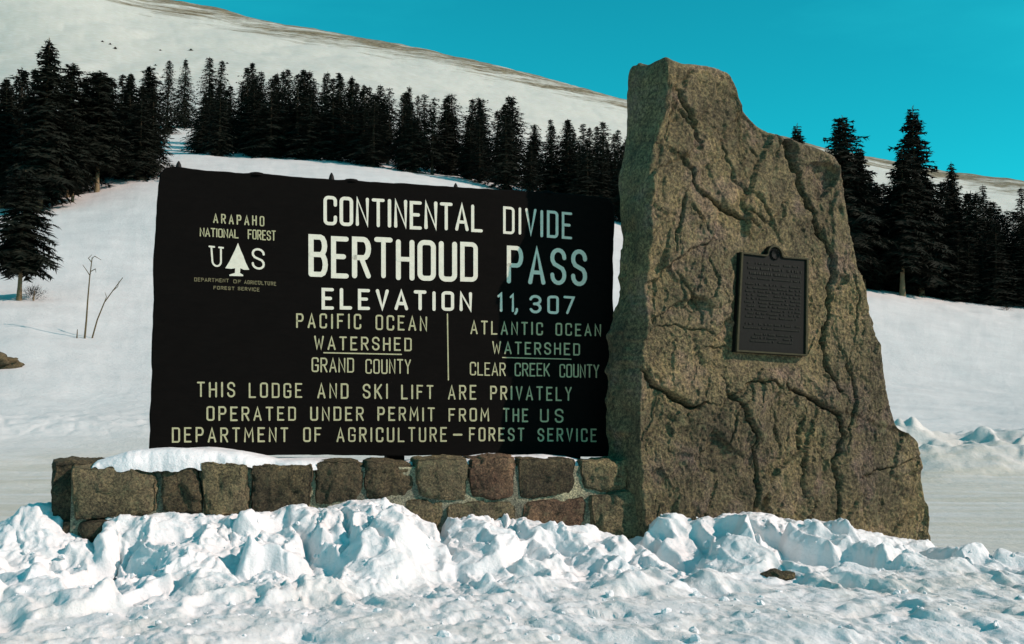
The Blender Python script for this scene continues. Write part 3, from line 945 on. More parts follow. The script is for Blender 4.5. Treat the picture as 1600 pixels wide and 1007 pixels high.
# rules
for (a, b, w_) in (((506, 551.5), (627, 554.2), 1.9), ((785, 559), (892, 561.6), 1.6), ((699, 491), (700.5, 594), 1.9)):
    V, fcs = ribbon([SIGN.uv(*a), SIGN.uv(*b)], w_ / F * 8.5, -0.003, 0.0035, SIGN)
    link('rule', np_mesh('rule', V - sbase, fcs, LS, False), sign)

# ------------------------------------------------------------------ stone wall
WT = 1.083
wl = WALL.uv(105, 725)[0]; wrr = WALL.uv(1003, 760)[0]
wbase = WALL.P((wl + wrr) / 2, 0, -0.4)[0]
wall = root('stone_wall', wbase, 'low mortared fieldstone wall carrying the sign, half buried in snow', 'wall')

def stone(name, quad, w0, depth, mat, seed, rnd_r=0.28, n_=30, parent=wall, amp=1.0, base_=None, F_=WALL):
    """quad: four (u,z) corners TL,TR,BR,BL on the wall face"""
    g = np.linspace(-1, 1, n_)
    A, B = np.meshgrid(g, g)
    a, b = A.ravel(), B.ravel(); one = np.ones_like(a)
    sides = [(a, b, one), (a, b, -one), (one, a, b), (-one, a, b), (a, one, b), (a, -one, b)]
    Vc, Fs, off = [], [], 0
    for k_, s3 in enumerate(sides):
        Vc.append(np.stack(s3, 1))
        f = grid_faces(n_, n_)
        if k_ in (1, 2, 5): f = f[:, ::-1]
        Fs.append(f + off); off += len(a)
    C = np.concatenate(Vc)
    # weld
    key = np.round(C * 1e4).astype(np.int64)
    _, first, inv = np.unique(key, axis=0, return_index=True, return_inverse=True)
    C = C[first]; inv = inv.ravel()
    Fs = [inv[f] for f in Fs]
    nrm_ = C / np.linalg.norm(C, axis=1, keepdims=True)
    p8 = C / (np.abs(C) ** 5).sum(1, keepdims=True) ** (1 / 5.0)
    C = C * (1 - rnd_r * 1.6) + p8 * rnd_r * 1.6 if rnd_r * 1.6 < 1 else p8
    cq_ = np.mean(np.array(quad), 0)
    TLq, TRq, BRq, BLq = [cq_ + (np.array(q_) - cq_) * 1.05 for q_ in quad]
    s = (C[:, 0] + 1) / 2; t = (C[:, 1] + 1) / 2
    bot = BLq + (BRq - BLq) * s[:, None]; top = TLq + (TRq - TLq) * s[:, None]
    uz = bot + (top - bot) * t[:, None]
    w = w0 - depth / 2 + C[:, 2] * depth / 2
    P3 = np.stack([uz[:, 0], uz[:, 1], w], 1)
    fa, _ = facets(P3 * 5.5 + seed, seed, 0.8, 0.08)
    disp = amp * (0.035 * fbm(P3 * 3.6 + seed * 3.1, 4, seed) + 0.013 * fa + 0.012 * ridged(P3 * 15, 3, seed + 2) - 0.006)
    P3 = P3 + nrm_ * disp[:, None]
    V = F_.P(P3[:, 0], P3[:, 1], P3[:, 2])
    return link(name, np_mesh(name, V - (wbase if base_ is None else base_), Fs, mat), parent)

def WQ(*pts): return [WALL.uv(*p) for p in pts]
st = [  # TL TR BR BL pixels, proud, depth, material
    (WQ((108, 727), (247, 730), (247, 806), (118, 813)), 0.05, 0.62, 'stone'),
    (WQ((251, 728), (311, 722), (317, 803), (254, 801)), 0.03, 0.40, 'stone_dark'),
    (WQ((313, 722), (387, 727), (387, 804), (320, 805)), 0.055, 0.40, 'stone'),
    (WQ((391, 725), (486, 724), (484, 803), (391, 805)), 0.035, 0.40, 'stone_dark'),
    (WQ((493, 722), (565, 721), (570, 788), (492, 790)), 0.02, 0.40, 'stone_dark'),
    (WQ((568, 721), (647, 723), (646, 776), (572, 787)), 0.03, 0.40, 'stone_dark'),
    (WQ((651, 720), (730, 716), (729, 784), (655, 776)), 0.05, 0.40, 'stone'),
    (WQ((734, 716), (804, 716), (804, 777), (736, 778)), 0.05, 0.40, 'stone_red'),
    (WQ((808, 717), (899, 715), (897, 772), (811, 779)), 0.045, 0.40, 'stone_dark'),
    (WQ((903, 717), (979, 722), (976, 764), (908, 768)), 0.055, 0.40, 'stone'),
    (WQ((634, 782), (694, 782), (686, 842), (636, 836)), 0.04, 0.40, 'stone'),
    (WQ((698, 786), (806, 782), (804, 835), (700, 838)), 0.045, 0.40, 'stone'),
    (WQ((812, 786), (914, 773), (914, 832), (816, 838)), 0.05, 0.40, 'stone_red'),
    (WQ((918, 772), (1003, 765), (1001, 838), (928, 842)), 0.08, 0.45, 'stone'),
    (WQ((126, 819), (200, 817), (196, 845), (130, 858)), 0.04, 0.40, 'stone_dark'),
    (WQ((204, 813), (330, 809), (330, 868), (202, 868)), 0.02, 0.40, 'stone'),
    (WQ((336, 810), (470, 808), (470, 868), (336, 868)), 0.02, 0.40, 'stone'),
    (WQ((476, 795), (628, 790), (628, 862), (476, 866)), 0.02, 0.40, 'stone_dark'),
]
for i, (q, w0, dp, mn) in enumerate(st):
    stone('stone', q, w0, dp, M[mn], 200 + i * 3, 0.42)
# stones of the left end face (in shade), and the ragged footing stone
bx = lambda u0, u1, z0, z1: [(u0, z1), (u1, z1), (u1, z0), (u0, z0)]
zl = WALL.uv(110, 812)[1]
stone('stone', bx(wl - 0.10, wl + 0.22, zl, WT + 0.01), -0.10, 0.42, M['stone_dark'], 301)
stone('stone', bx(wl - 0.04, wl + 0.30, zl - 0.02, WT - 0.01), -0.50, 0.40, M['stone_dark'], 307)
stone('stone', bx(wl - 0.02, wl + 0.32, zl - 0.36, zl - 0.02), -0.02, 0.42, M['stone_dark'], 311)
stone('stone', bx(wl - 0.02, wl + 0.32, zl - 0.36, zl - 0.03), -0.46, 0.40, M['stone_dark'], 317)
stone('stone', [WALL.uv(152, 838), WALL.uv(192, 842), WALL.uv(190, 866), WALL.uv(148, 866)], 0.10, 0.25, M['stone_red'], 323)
# mortar core, a rough block a little behind the stone faces
def core(u0, u1, z0, z1, w0, w1):
    nu = int((u1 - u0) / 0.03); nz = 34
    uu = np.linspace(u0, u1, nu); loop = []
    zs = np.concatenate([np.linspace(z0, z1, nz), np.full(24, z1), np.linspace(z1, z0, 12)])
    ws = np.concatenate([np.full(nz, w0), np.linspace(w0, w1, 26)[1:-1], np.full(12, w1)])
    Ug, K = np.meshgrid(uu, np.arange(len(zs)))
    u_ = Ug.ravel(); z_ = zs[K.ravel()]; w_ = ws[K.ravel()]
    P3 = np.stack([u_, z_, w_], 1)
    w_ = w_ + (0.040 * sstep(1.6, 2.3, u_ - u0) - 0.02) * (w_ > w0 - 0.01)
    dn = 0.016 * fbm(P3 * 9, 4, 401)
    V = WALL.P(u_, z_ + dn * 0.8, w_ + dn)
    nk = len(zs)
    capL = (np.arange(nk) * nu)[None, :]; capR = (np.arange(nk) * nu + nu - 1)[None, ::-1]
    return V, [grid_faces(nk, nu), capL, capR]
V, fcs = core(wl + 0.03, wrr + 0.05, 0.0, WT - 0.035, -0.005, -0.86)
link('mortar', np_mesh('mortar', V - wbase, fcs, M['mortar']), wall)

# snow lying on the wall top
cap_pts = [(90, -0.06), (125, -0.05), (150, 0.03), (200, 0.085), (262, 0.105), (330, 0.105), (372, 0.085), (410, 0.05), (440, 0.022), (520, 0.012), (600, -0.01), (690, 0.0), (716, 0.018), (750, 0.03), (786, 0.055), (815, 0.03), (860, 0.038),
           (895, 0.025), (928, -0.015), (1000, -0.06)]
cu = np.array([WALL.uv(x, 720)[0] for x, _ in cap_pts]); ct = np.array([t for _, t in cap_pts])
nu, nw = 520, 70
ug = np.linspace(wl + 0.08, wrr, nu); wg = -0.80 * np.linspace(0, 1, nw) ** 1.5
UG, WG = np.meshgrid(ug, wg)
thk = np.interp(UG, cu, ct)
P3 = np.stack([UG.ravel() * 4, WG.ravel() * 4, UG.ravel() * 0], 1)
nz_ = fbm(P3, 4, 411).reshape(UG.shape)
fw = -0.01 + 0.05 * sstep(0.03, 0.09, thk) + 0.04 * nz_
SG = 0.0 - WG                                        # distance back from the snow's own edge
WG = fw - SG
fr = np.sqrt(np.clip(1 - (1 - np.clip(SG / 0.13, 0, 1)) ** 2, 0, 1))
ZG = WT - 0.035 + (thk + 0.035 + 0.016 * nz_) * fr + 0.03 * fbm(P3 * 2.7 + 5, 3, 415).reshape(UG.shape) * (1 - fr) - 0.10 * sstep(0.012, -0.02, thk) * (1 - sstep(0.1, 0.2, SG)) - 0.08 * sstep(0.6, 0.8, SG)
V = WALL.P(UG.ravel(), ZG.ravel(), WG.ravel())
me = np_mesh('wall_snow', V, [grid_faces(nw, nu)], M['snow_cap'])
tag(link('snow_on_wall', me), kind='stuff', label='soft snow lying along the top of the stone wall')

# ------------------------------------------------------------------ ploughed snow in front
crest_px = [(-500, 905), (-300, 900), (-120, 892), (0, 884), (50, 874), (100, 872), (150, 864), (166, 826), (182, 812), (230, 806), (300, 804), (360, 806), (425, 803), (450, 788), (476, 790), (497, 800), (516, 792), (545, 783), (600, 782),
            (632, 788), (668, 806), (678, 830), (690, 834), (702, 800), (760, 801), (820, 800), (855, 806), (900, 818), (935, 838), (955, 846), (985, 826), (1012, 808), (1035, 794), (1050, 797), (1068, 808),
            (1100, 806), (1130, 797), (1200, 795), (1240, 803), (1275, 812), (1310, 812), (1345, 818), (1400, 830), (1450, 848), (1490, 872), (1560, 905), (1640, 930), (1900, 950)]
KW = 0.10
cq = np.array([WALL.uv(x, y + (9 if 636 < x < 1420 else 0) + (10 if 830 < x < 1000 else 0), KW) for x, y in crest_px])
NXs, NQs = 1150, 520
uS = np.linspace(WALL.uv(-420, 800)[0], WALL.uv(1850, 800)[0], NXs)
qS = np.concatenate([np.linspace(-1.0, 0.0, 60)[:-1], np.linspace(0.0, 1.6, 300)[:-1], np.linspace(1.6, 5.4, 162)])
US, QS = np.meshgrid(uS, qS)
u_, q_ = US.ravel(), QS.ravel()
cr = np.interp(u_, cq[:, 0], cq[:, 1])
crs_s = np.convolve(np.pad(np.interp(uS, cq[:, 0], cq[:, 1]), 90, 'edge'), np.ones(181) / 181, 'valid')
cr_s = np.interp(u_, uS, crs_s)
crs = cr * (1 - sstep(0.05, 0.7, q_)) + cr_s * sstep(0.05, 0.7, q_)
# long profile from the wall out to the viewer: crest, face of the bank, trampled apron
prof = np.interp(q_, [-1.0, -0.2, 0.12, 0.45, 0.85, 1.25, 2.0, 3.2, 5.4], [0.75, 0.97, 1.0, 0.72, 0.40, 0.20, 0.08, 0.0, -0.35])
kk = np.exp(-np.linspace(-2, 2, 31) ** 2); kk /= kk.sum()
profq = np.convolve(np.pad(np.interp(qS, [-1.0, -0.2, 0.12, 0.45, 0.85, 1.25, 2.0, 3.2, 5.4], [0.75, 0.97, 1.0, 0.72, 0.40, 0.20, 0.08, 0.0, -0.35]), 15, 'edge'), kk, 'valid')
prof = np.interp(q_, qS, profq)
apron = 0.36
uR0, uR1 = WALL.uv(1330, 850)[0], WALL.uv(1620, 850)[0]
uL1, uL0 = WALL.uv(60, 850)[0], WALL.uv(-160, 850)[0]
fall = 1 - 0.85 * sstep(uR0, uR1 + 0.6, u_) * (1 - sstep(0.6, 3.5, q_) * 0.6)
ap = apron * fall
z_ = ap + (np.maximum(crs, ap) - ap) * prof + np.minimum(prof, 0) * 0.6
# drift against the left end of the wall
gl = np.exp(-((u_ - (wl - 0.22)) / 0.38) ** 2) * np.exp(-((q_ + 0.25) / 0.36) ** 2)
z_ = z_ + 0.36 * gl
# behind the wall face the sheet sinks below the ground
z_ = z_ - 1.1 * sstep(-0.45, -1.0, q_) if False else z_ - 1.2 * (1 - sstep(-1.0, -0.35, q_))
z_ = z_ - 1.0 * (1 - sstep(uS[0], uS[0] + 0.8, u_)) * 0.5
P3 = np.stack([u_, q_, z_], 1)
bank = (0.22 + 0.78 * (1 - sstep(0.9, 2.3, q_))) * (1 - 0.75 * sstep(uR0 + .4, uR1, u_))
bank = np.where(q_ < 0.05, bank * 0.6, bank)
wp = P3 + np.stack([fbm(P3 * 3, 3, 511), fbm(P3 * 3, 3, 512), fbm(P3 * 3, 3, 513)], 1) * 0.16
big = fbm(P3 * np.array([1.5, 1.2, 1.2]), 3, 501)
flute = ridged(wp * np.array([1.9, 0.75, 0.75]) + 3.3, 3, 505, 0.45) - 0.15           # ribs that run down the face
f1, e1 = facets(wp * np.array([3.0, 1.7, 2.0]), 521, 0.55, 0.30)
f2, e2 = facets(wp * np.array([8.5, 6.0, 7.0]), 531, 0.5, 0.35)
f3, e3 = facets(wp * np.array([21, 17, 20]), 541, 0.6, 0.35)
off_crest = sstep(0.05, 0.40, q_) * 0.85 + 0.15
patch = sstep(-0.1, 0.35, fbm(P3 * 1.1 + 9, 3, 577))                                   # smooth here, broken there
n_disp = (0.12 * big + 0.20 * flute + 0.11 * f1) * bank * off_crest - 0.05 * bank * off_crest
n_disp += (0.010 + 0.022 * patch) * f2 * np.clip(bank + 0.10, 0, 1)
n_disp += 0.013 * f3 * (0.35 + 0.65 * patch) * np.clip(bank + 0.5, 0, 1)
n_disp += 0.020 * fbm(P3 * 7, 6, 551, 0.66)
n_disp -= 0.016 * sstep(0.25, 0.6, fbm(P3 * np.array([5, 9, 5]) + 31, 4, 571)) * sstep(0.6, 1.2, q_)
# hollows punched into the trampled apron
g1, g2, gid = worley(np.stack([wp[:, 0] * 2.6, wp[:, 1] * 3.4, u_ * 0], 1), 561)
n_disp -= 0.055 * (gid > 0.5) * np.exp(-(g1 / 0.28) ** 2) * sstep(0.7, 1.3, q_) * (1 - 0.5 * sstep(3.5, 5, q_))
Zs = z_.reshape(US.shape)
# push outwards along the surface normal so that lumps can overhang
dzdu = np.gradient(Zs, uS, axis=1).ravel(); dzdq = np.gradient(Zs, qS, axis=0).ravel()
nl = np.sqrt(1 + dzdu ** 2 + dzdq ** 2)
uu = u_ - dzdu / nl * n_disp * 0.8; qq = q_ - dzdq / nl * n_disp * 0.8 ; zz = z_ + n_disp / nl
# sideways shear of the lumps: crisp right-hand lips
V = WALL.P(uu, zz, qq)
me = np_mesh('snowbank', V, [grid_faces(NQs if len(qS) == NQs else len(qS), NXs)], M['snow'], True, {'dirt': np.clip(0.12 + 0.75 * sstep(0.9, 2.0, q_) * (0.35 + 0.65 * sstep(uR0 - 2.0, uR1, u_)) + 0.35 * sstep(uR0, uR1, u_), 0, 1)})
tag(link('snowbank', me), kind='stuff', label='broken ploughed snow heaped against the wall and boulder')

def snow_z(u0, q0):
    j = int(np.clip(np.searchsorted(uS, u0), 0, NXs - 1)); i = int(np.clip(np.searchsorted(qS, q0), 0, len(qS) - 1))
    return zz.reshape(US.shape)[i, j]

# loose clods, joined (nobody could count them)
def clod_template(seed, n_=2):
    import bmesh
    bm = bmesh.new(); bmesh.ops.create_icosphere(bm, subdivisions=n_, radius=1)
    v = np.array([p.co[:] for p in bm.verts]); f = np.array([[q.index for q in p.verts] for p in bm.faces]); bm.free()
    d1, d2, cid = worley(v * 1.3 + seed * 5, seed)
    v = v * (0.8 + 0.35 * fbm(v * 1.4 + seed * 7, 3, seed) + 0.35 * (cid - .5))[:, None]
    return v, f
tmpl = [clod_template(s) for s in range(5)]
Vs, Fs, off = [], [], 0
for _ in range(1300):
    u0 = rnd.uniform(uS[80], uS[-60]); q0 = rnd.uniform(0.25, 3.8) if rnd.random() < 0.75 else rnd.uniform(0.1, 1.0)
    s0 = 0.008 + 0.034 * rnd.random() ** 4
    v, f = tmpl[rnd.randrange(5)]
    R = np.array(Vector((0, 0, 1)).rotation_difference(Vector((rnd.gauss(0, 1), rnd.gauss(0, 1), rnd.gauss(0, 1)))).to_matrix())
    p = (v * np.array([1, rnd.uniform(.6, 1), rnd.uniform(.5, .9)]) * s0) @ R.T
    c0 = WALL.P(u0, snow_z(u0, q0) - s0 * 0.1, q0)[0]
    Vs.append(p + c0); Fs.append(f + off); off += len(v)
me = np_mesh('snow_clods', np.concatenate(Vs), Fs, M['snow'], False)
tag(link('snow_clods', me), kind='stuff', label='loose clods of snow scattered over the ploughed bank')

# dark clump of debris and a small stone poking out of the bank
def lump_thing(name, px, py, q0, size, mat, label, cat, seed, flat_=0.6):
    u0, z0 = WALL.uv(px, py, q0)
    z0 = snow_z(u0, q0)
    v, f = clod_template(seed, 3)
    p = v * np.array(size)
    c0 = WALL.P(u0, z0, q0)[0]
    o = link(name, np_mesh(name, p, [f], mat, False), None, c0)
    return tag(o, label, cat)
lump_thing('frozen_clod', 1218, 925, 1.45, (0.13, 0.10, 0.06), M['stone_dark'], 'dark frozen clod of dirt lying in the trampled snow below the boulder', 'clod', 21)
lump_thing('small_rock', 1085, 829, 0.34, (0.028, 0.03, 0.028), M['stone_dark'], 'small dark rock poking from the snowbank under the left foot of the boulder', 'rock', 23)

# ------------------------------------------------------------------ trees
def conifer_mesh(seed, dense=1.0, bark='bark_far', rmax=0.19, crown0=0.14, ragged=0.25, shape=0.75, lean=0.0):
    """unit-height spruce: returns trunk mesh and crown mesh"""
    rg = random.Random(seed)
    # trunk
    n_ = 8; st_ = 9; V = []
    bend = rg.uniform(-.02, .02) + lean
    def axis(t): return np.array([bend * t * t, bend * 0.5 * math.sin(t * 3), t])
    for i in range(st_):
        t = i / (st_ - 1)
        r0 = 0.0155 * (1 - t) ** 0.9 + 0.0012 + 0.008 * math.exp(-t * 40)
        c_ = axis(t)
        for k_ in range(n_):
            a = 2 * math.pi * k_ / n_
            V.append(c_ + np.array([r0 * math.cos(a), r0 * math.sin(a), -0.03 if i == 0 else 0]))
    tm = np_mesh('trunk', np.array(V), [grid_faces(st_, n_, True)], M[bark])
    # crown
    C, E = [], []
    t = crown0
    quads = []
    gapdir = rg.uniform(0, 6.28)
    while t < 0.985:
        f = (t - crown0) / (1 - crown0)
        L0 = rmax * ((1 - f) ** shape) * (0.55 + 0.45 * min(1, f * 7)) + 0.008
        L0 *= 1 + ragged * math.sin(t * 60 + seed) * 0.35
        nb = int((6 + 3 * (1 - f)) * dense ** 0.5) + 1
        a0 = rg.uniform(0, 6.28)
        for b_ in range(nb):
            if rg.random() < ragged * 0.45: continue
            a = a0 + 2 * math.pi * b_ / nb + rg.uniform(-.3, .3)
            L = L0 * rg.uniform(1 - ragged * 1.6, 1 + ragged)
            if rg.random() < 0.06: L *= 1.25
            up = 0.35 * f - 0.28 * (1 - f) + rg.uniform(-.1, .1)
            c_ = axis(t)
            dirv = np.array([math.cos(a), math.sin(a), up]); side = np.array([-math.sin(a), math.cos(a), 0])
            k_n = max(3, int(L / 0.016 * dense))
            for k_ in range(k_n):
                s_ = (k_ + rg.random()) / k_n
                s_ = 0.08 + 0.92 * s_
                sag = -0.35 * L * s_ * s_ + 0.12 * L * s_ ** 4
                p = c_ + dirv * L * s_ + np.array([0, 0, sag])
                wid = 0.030 * (0.45 + 0.8 * math.sin(min(1, s_ * 1.1) * 2.6)) * (0.5 + L / 0.2)
                for sg in (-1, 1):
                    tip = p + side * sg * wid * rg.uniform(.6, 1.3) + dirv * wid * rg.uniform(.3, .9) + np.array([0, 0, -wid * rg.uniform(0.0, .7)])
                    th_ = rg.uniform(.0035, .0075)
                    n0 = np.array([rg.uniform(-1, 1), rg.uniform(-1, 1), rg.uniform(.2, 1)]) * th_
                    quads += [p - dirv * th_ * 1.4, p + n0, tip, p - n0 + dirv * th_ * 1.5]
        t += (0.0135 + 0.004 * rg.random()) / dense ** 0.4
    for k_ in range(8):                    # leader
        p = axis(0.96 + k_ * 0.005); a = rg.uniform(0, 6.28); d_ = np.array([math.cos(a), math.sin(a), 1.2]) * 0.010
        quads += [p, p + np.array([0.003, 0, 0]), p + d_, p + np.array([0, 0.003, 0.002])]
    V = np.array(quads)
    f = np.arange(len(V)).reshape(-1, 4)
    cm = np_mesh('crown', V, [f], M['needles'], False)
    return tm, cm

V_FAR = [conifer_mesh(100 + i, 0.8, rmax=r, crown0=c0, ragged=rg_, shape=sh) for i, (r, c0, rg_, sh) in enumerate([
    (0.22, 0.04, .28, .85), (0.19, 0.04, .34, .70), (0.25, 0.06, .28, .90), (0.16, 0.07, .40, .60), (0.24, 0.05, .45, .80), (0.20, 0.12, .36, .65), (0.14, 0.06, .38, .75), (0.27, 0.03, .40, 1.0), (0.18, 0.16, .5, .55)])]
V_NEAR = [conifer_mesh(200 + i, 1.7, 'bark', rmax=r, crown0=c0, ragged=rg_, shape=sh) for i, (r, c0, rg_, sh) in enumerate([
    (0.18, 0.10, .32, .72), (0.21, 0.20, .36, .55), (0.15, 0.22, .42, .5), (0.23, 0.08, .3, .85), (0.21, 0.28, .34, .45)])]

n_tree = 0
def tree(pos, height, var, label, group=None, rz=None, near=False, widen=1.0):
    global n_tree
    n_tree += 1
    tm, cm = (V_NEAR if near else V_FAR)[var]
    r0 = root('spruce_tree', tuple(pos), label, 'tree', group)
    r0.rotation_euler = (rnd.uniform(-.02, .02), rnd.uniform(-.02, .02), rnd.uniform(0, 6.28) if rz is None else rz)
    r0.scale = (height * widen, height * widen, height)
    link('trunk', tm, r0); link('crown', cm, r0)
    return r0

def tree_at(px, pyb, pyt, var, label, group=None, near=False, widen=1.0, D=None):
    if D is None:
        g = ground_at(px, pyb)
    else:
        r = ray(px, 300); x = r[0] / r[1] * D
        # x/D is independent of the row for this camera roll, up to pitch
        g = np.array([x, D, terrain(x, D)[0]])
    top = at(px, pyt, g[1])
    g[0] = (top[0] + g[0]) / 2
    return tree(g - np.array([0, 0, 0.15]), max(1.5, top[2] - g[2]), var, label, group, near=near, widen=widen)

# single trees one can point to
singles = [
    (34, 470, 262, 4, 'spruce with a bare leaning lower trunk, nearest to the left edge of the photo', True, 1.05),
    (66, 330, 58, 0, 'tallest broad-crowned spruce at the upper left, above the rest of its clump', True, 1.0),
    (9, 325, 120, 3, 'spruce cut by the left edge of the photo behind the leaning one', True, 1.0),
    (112, 308, 95, 2, 'spruce right behind the tall broad-crowned one at the upper left', True, 1.1),
    (116, 316, 178, 4, 'small open-branched spruce on two pale trunks, in front of the left clump', True, 0.9),
    (155, 300, 108, 4, 'spruce with several pale lower stems left of the sign', True, 1.0),
    (232, 264, 100, 2, 'right-hand spruce of the left clump with a pale double trunk above the sign corner', True, 1.0),
    (200, 262, 112, 3, 'dark spruce standing just behind the double-trunked one in the left clump', True, 1.0),
    (262, 210, 92, 1, 'slim pointed spruce on the snow between the left clump and the long forest', False, 1.0),
    (289, 200, 90, 2, 'fuller spruce beside the slim pointed one above the sign corner', False, 1.0),
    (327, 226, 88, 1, 'left of the twin thin-topped spruces at the left end of the long forest', False, 1.1),
    (341, 232, 93, 0, 'right of the twin thin-topped spruces at the left end of the long forest', False, 1.1),
    (1434, 462, 160, 0, 'tallest spruce with a long narrow spire against the sky at the right', True, 0.92),
    (1406, 462, 230, 2, 'shorter spruce pressed against the left side of the tallest spire', True, 1.0),
    (1318, 450, 177, 1, 'broad-topped spruce standing just behind the right shoulder of the boulder', True, 0.85),
    (1345, 452, 225, 0, 'spruce leaning out right of the broad-topped one behind the boulder', True, 0.9),
    (1494, 466, 248, 0, 'pointed spruce right of the tallest spire, second highest on its right', True, 0.75),
    (1249, 440, 188, 0, 'small spruce tip showing above the stepped top of the boulder', True, 0.8),
    (1540, 470, 285, 1, 'thin spruce tip standing clear near the right edge', False, 0.8),
    (1597, 475, 290, 0, 'spruce at the very right edge of the photo', False, 1.0),
]
for px, pb, pt, var, lab, near, wd in singles:
    tree_at(px, pb, pt, var, lab, None, near, wd)

# filler of the left clump
gL = 'spruces filling the clump at the upper left'
for px in (22, 40, 52, 84, 96, 128, 140, 150, 168, 178, 188, 205, 216, 224, 240, 0, 70, 30, 120, 160):
    tp = np.interp(px, [0, 40, 66, 95, 130, 160, 200, 240], [110, 100, 85, 100, 100, 115, 108, 120]) + rnd.uniform(0, 26)
    D = rnd.uniform(82, 100)
    tree_at(px + rnd.uniform(-4, 4), 0, tp, rnd.randrange(9), 'dark spruce inside the packed clump at the upper left', gL, False, 1.15, D=D)

# the long forest behind the sign
gF = 'spruces packed along the forest edge behind the sign'
tops_x = [318, 335, 370, 386, 410, 440, 462, 500, 530, 552, 575, 600, 630, 655, 690, 720, 760, 803, 830, 850, 882, 905, 940, 960, 990, 1100, 1250]
tops_y = [150, 130, 128, 108, 105, 120, 116, 122, 124, 130, 138, 134, 146, 148, 150, 160, 165, 162, 192, 200, 186, 205, 200, 205, 215, 255, 300]
edge_x = [300, 350, 500, 620, 750, 900, 1000, 1300]
anchors = [(334, 'first A of ARAPAHO'), (360, 'P of ARAPAHO'), (385, 'H of ARAPAHO'), (410, 'last O of ARAPAHO'), (435, 'T of FOREST in the small heading'), (462, 'P of PACIFIC'), (486, 'B of BERTHOUD')] + [
    (508 + 24.2 * i, n_ + ' of CONTINENTAL') for i, n_ in enumerate(['C', 'O', 'first N', 'first T', 'I', 'second N', 'E', 'last N', 'second T', 'A', 'L'])] + [
    (772, 'gap between CONTINENTAL and DIVIDE')] + [(790 + 20.5 * i, n_ + ' of DIVIDE') for i, n_ in enumerate(['first D', 'first I', 'V', 'second I', 'second D', 'E'])] + [
    (925, 'blank board right of DIVIDE'), (955, 'right end of the sign'), (980, 'snow gap between sign and boulder'), (1000, 'left edge of the boulder')]
used_anchor = {}
def anchor_label(px):
    px_, nm = min(anchors, key=lambda a: abs(a[0] - px))
    if used_anchor.get(nm):
        nm2 = None
        rest = [a for a in anchors if not used_anchor.get(a[1])]
        px_, nm = min(rest, key=lambda a: abs(a[0] - px))
    used_anchor[nm] = 1
    return 'front-rank spruce of the long forest, standing above the ' + nm
labs = ['dark spruce in the front rank of the long forest edge behind the sign', 'dark spruce in the middle ranks of the long forest behind the sign', 'dark spruce in the rear rank of the long forest behind the sign']
for row, (dD, n_) in enumerate(((0, 36), (7, 38), (14, 36), (24, 36))):
    for i in range(n_):
        px = 318 + (1290 - 318) * (i + rnd.uniform(-.3, 1.3)) / n_
        if px > 1010 and rnd.random() < 0.35: continue
        D0 = np.interp(px, [318, 500, 750, 1000, 1300], [114, 110, 104, 98, 88])
        D = D0 + dD + rnd.uniform(-2.5, 3)
        tp = np.interp(px, tops_x, tops_y) + abs(rnd.gauss(0, 15)) - 15 + (8 if row == 0 else 0)
        if rnd.random() < 0.22: tp += rnd.uniform(15, 45)
        lab = (anchor_label(px) if px < 1005 else 'spruce hidden behind the boulder in the front rank of the long forest') if row == 0 else labs[1] if row < 3 else labs[2]
        gname = gF + (', front rank' if row == 0 else ', middle ranks' if row < 3 else ', rear rank')
        tree_at(px, 0, tp, rnd.randrange(9), lab, gname, False, rnd.uniform(.95, 1.35), D=D)
# forest at the right
gR = 'spruces packed into the dark forest at the right'
for row, (dD, n_) in enumerate(((1, 17), (5, 18), (10, 17), (16, 16))):
    for i in range(n_):
        px = 1300 + (1720 - 1300) * (i + rnd.uniform(-.3, 1.3)) / n_
        D = 82 + dD + rnd.uniform(-1.5, 2)
        tp = np.interp(px, [1300, 1340, 1380, 1440, 1480, 1530, 1560, 1610, 1700], [262, 262, 275, 262, 280, 300, 312, 318, 335]) + abs(rnd.gauss(0, 14))
        tree_at(px, 0, tp, rnd.randrange(9), 'dark spruce inside the packed forest right of the boulder', gR, False, rnd.uniform(1.0, 1.35), D=D)

for i in range(16):
    px = 1330 + 18 * i + rnd.uniform(-6, 6)
    tree_at(px, 0, rnd.uniform(345, 400), rnd.randrange(4), 'short young spruce in the foremost rank of the right-hand forest', 'short spruces along the front of the right-hand forest', False, rnd.uniform(1.3, 1.7), D=81 + rnd.uniform(-0.6, 0.6))

# ------------------------------------------------------------------ bare saplings and small plants
def tube(pts, radii, n_=7):
    V, m_ = [], len(pts)
    for i, p in enumerate(pts):
        p = np.array(p, float)
        d = np.array(pts[min(i + 1, m_ - 1)], float) - np.array(pts[max(i - 1, 0)], float)
        d /= np.linalg.norm(d)
        a = np.cross(d, [0, 1, 0.01]); a /= np.linalg.norm(a); b = np.cross(d, a)
        for k_ in range(n_):
            t = 2 * math.pi * k_ / n_
            V.append(p + (a * math.cos(t) + b * math.sin(t)) * radii[i])
    return np.array(V), [grid_faces(m_, n_, True)]

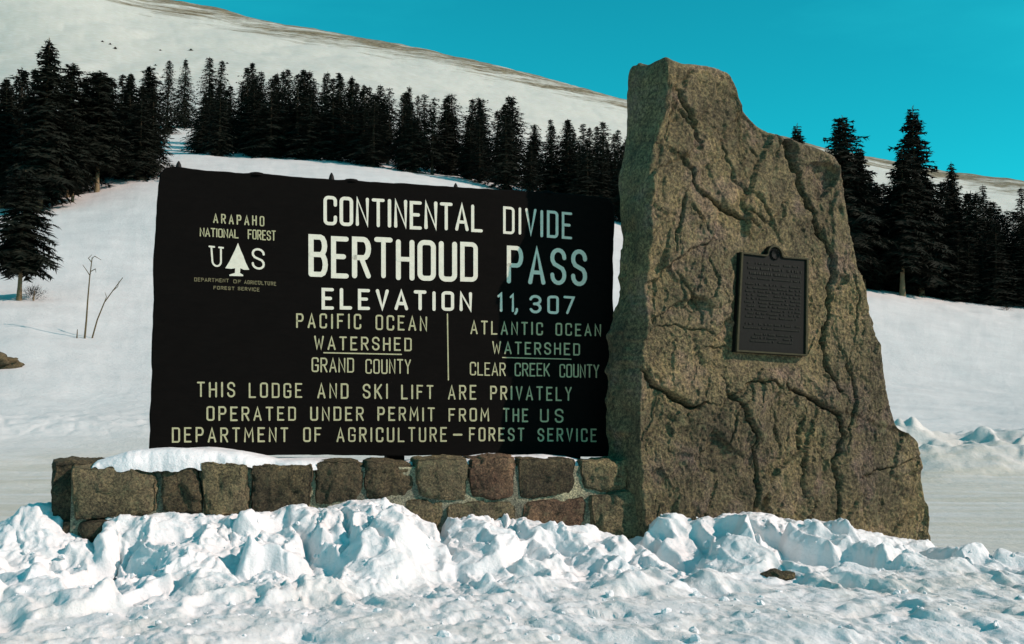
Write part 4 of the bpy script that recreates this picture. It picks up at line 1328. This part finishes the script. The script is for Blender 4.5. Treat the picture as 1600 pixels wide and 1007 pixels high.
def sapling(path_px, pyb, r0, label, twigs, cat='sapling'):
    g = ground_at(path_px[0][0], pyb)
    pts = [at(x, y, g[1] + 0.05 * i) - g for i, (x, y) in enumerate(path_px)]
    pts[0][2] = -0.1
    rr_ = [r0 * (1 - 0.55 * i / (len(pts) - 1)) for i in range(len(pts))]
    ro = root('bare_sapling', g, label, cat)
    V, f = tube(pts, rr_)
    link('stem', np_mesh('stem', V, f, M['twig']), ro)
    for (a, b, c_) in twigs:
        A, B, C_ = [at(x, y, g[1] + 0.1) - g for x, y in (a, b, c_)]
        V, f = tube([A, B + np.array([0, rnd.uniform(-.15, .15), 0]), C_ + np.array([0, rnd.uniform(-.3, .3), 0])], [r0 * .5, r0 * .4, r0 * .22], 5)
        link('twig', np_mesh('twig', V, f, M['twig']), ro)
sapling([(132, 529), (135, 500), (137, 470), (140, 435), (144, 403)], 529, 0.040, 'taller upright bare sapling stem in the snow left of the sign',
        [((144, 404), (149, 401), (154, 405)), ((141, 425), (148, 420), (153, 427)), ((140, 430), (136, 424), (134, 416)), ((143, 410), (139, 404), (140, 397))])
sapling([(143, 529), (152, 500), (163, 473), (176, 455), (192, 434)], 529, 0.032, 'thin leaning bare sapling curving right beside the upright stem',
        [((176, 455), (183, 448), (186, 440)), ((163, 473), (166, 464), (166, 458))])
sapling([(120, 529), (120.5, 522), (121, 515)], 529, 0.03, 'short bare stub left of the two bare saplings', [])

def shrub(px, py, size, label, seed):
    g = ground_at(px, py)
    rg = random.Random(seed)
    ro = root('low_shrub', g, label, 'shrub')
    q = []
    for _ in range(500):
        a = rg.uniform(0, 6.28); e = rg.uniform(0.05, 1.3); r1 = size * rg.uniform(.3, 1) ** .7
        p = np.array([math.cos(a) * math.cos(e) * r1, math.sin(a) * math.cos(e) * r1, math.sin(e) * r1 * .9])
        d = p / np.linalg.norm(p) * size * .3 + np.array([rg.uniform(-1, 1), rg.uniform(-1, 1), rg.uniform(-.5, 1)]) * size * .12
        s_ = np.array([-math.sin(a), math.cos(a), 0]) * size * .05
        q += [p - s_, p + s_ * .2, p + d, p - d * .2]
    link('foliage', np_mesh('foliage', np.array(q), [np.arange(len(q)).reshape(-1, 4)], M['needles'], False), ro)
    V, f = tube([(0, 0, -.1), (0.02, 0, size * .3), (0.03, 0.02, size * .6)], [size * .06, size * .05, size * .02])
    link('stem', np_mesh('stem', V, f, M['bark']), ro)
shrub(1573, 486, 0.62, 'small dark shrub alone on the snow in front of the right-hand forest', 5)
shrub(52, 470, 0.75, 'low brown bush at the foot of the leaning spruce on the left', 9)

# shrubby dots high on the open slope
for px, py, wh in ((243, 103, 'the lowest, nearest the clump tops'), (250, 80, 'the one above the lowest'), (172, 70, 'left of a close pair'), (180, 76, 'right of a close pair'), (298, 79, 'between the clump and the twin spruces'), (160, 66, 'the leftmost of all'), (355, 100, 'the rightmost of all')):
    g = ground_at(px, py)
    tm, cm = V_FAR[rnd.randrange(6)]
    r0 = root('dwarf_spruce', tuple(g - np.array([0, 0, .3])), 'tiny dark dwarf spruce on the open slope, ' + wh, 'tree', 'dwarf spruces on the open slope')
    s_ = g[1] * 9 / F
    s_ *= 0.6; r0.scale = (s_ * 3.2, s_ * 2.2, s_ * 0.75)
    link('trunk', tm, r0); link('crown', cm, r0)

# low dark mound at the left edge, added where a shadow darkens the snow
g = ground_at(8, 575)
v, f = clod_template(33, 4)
o = link('shadow_mound', np_mesh('shadow_mound', v * np.array([1.0, 0.7, 0.42]), [f], M['stone_dark']), None, g + np.array([-0.3, 0, 0.15]))
tag(o, 'low dark mound in place of a shadow on the snow at the left edge of the photo', 'rock')
print('trees', n_tree)
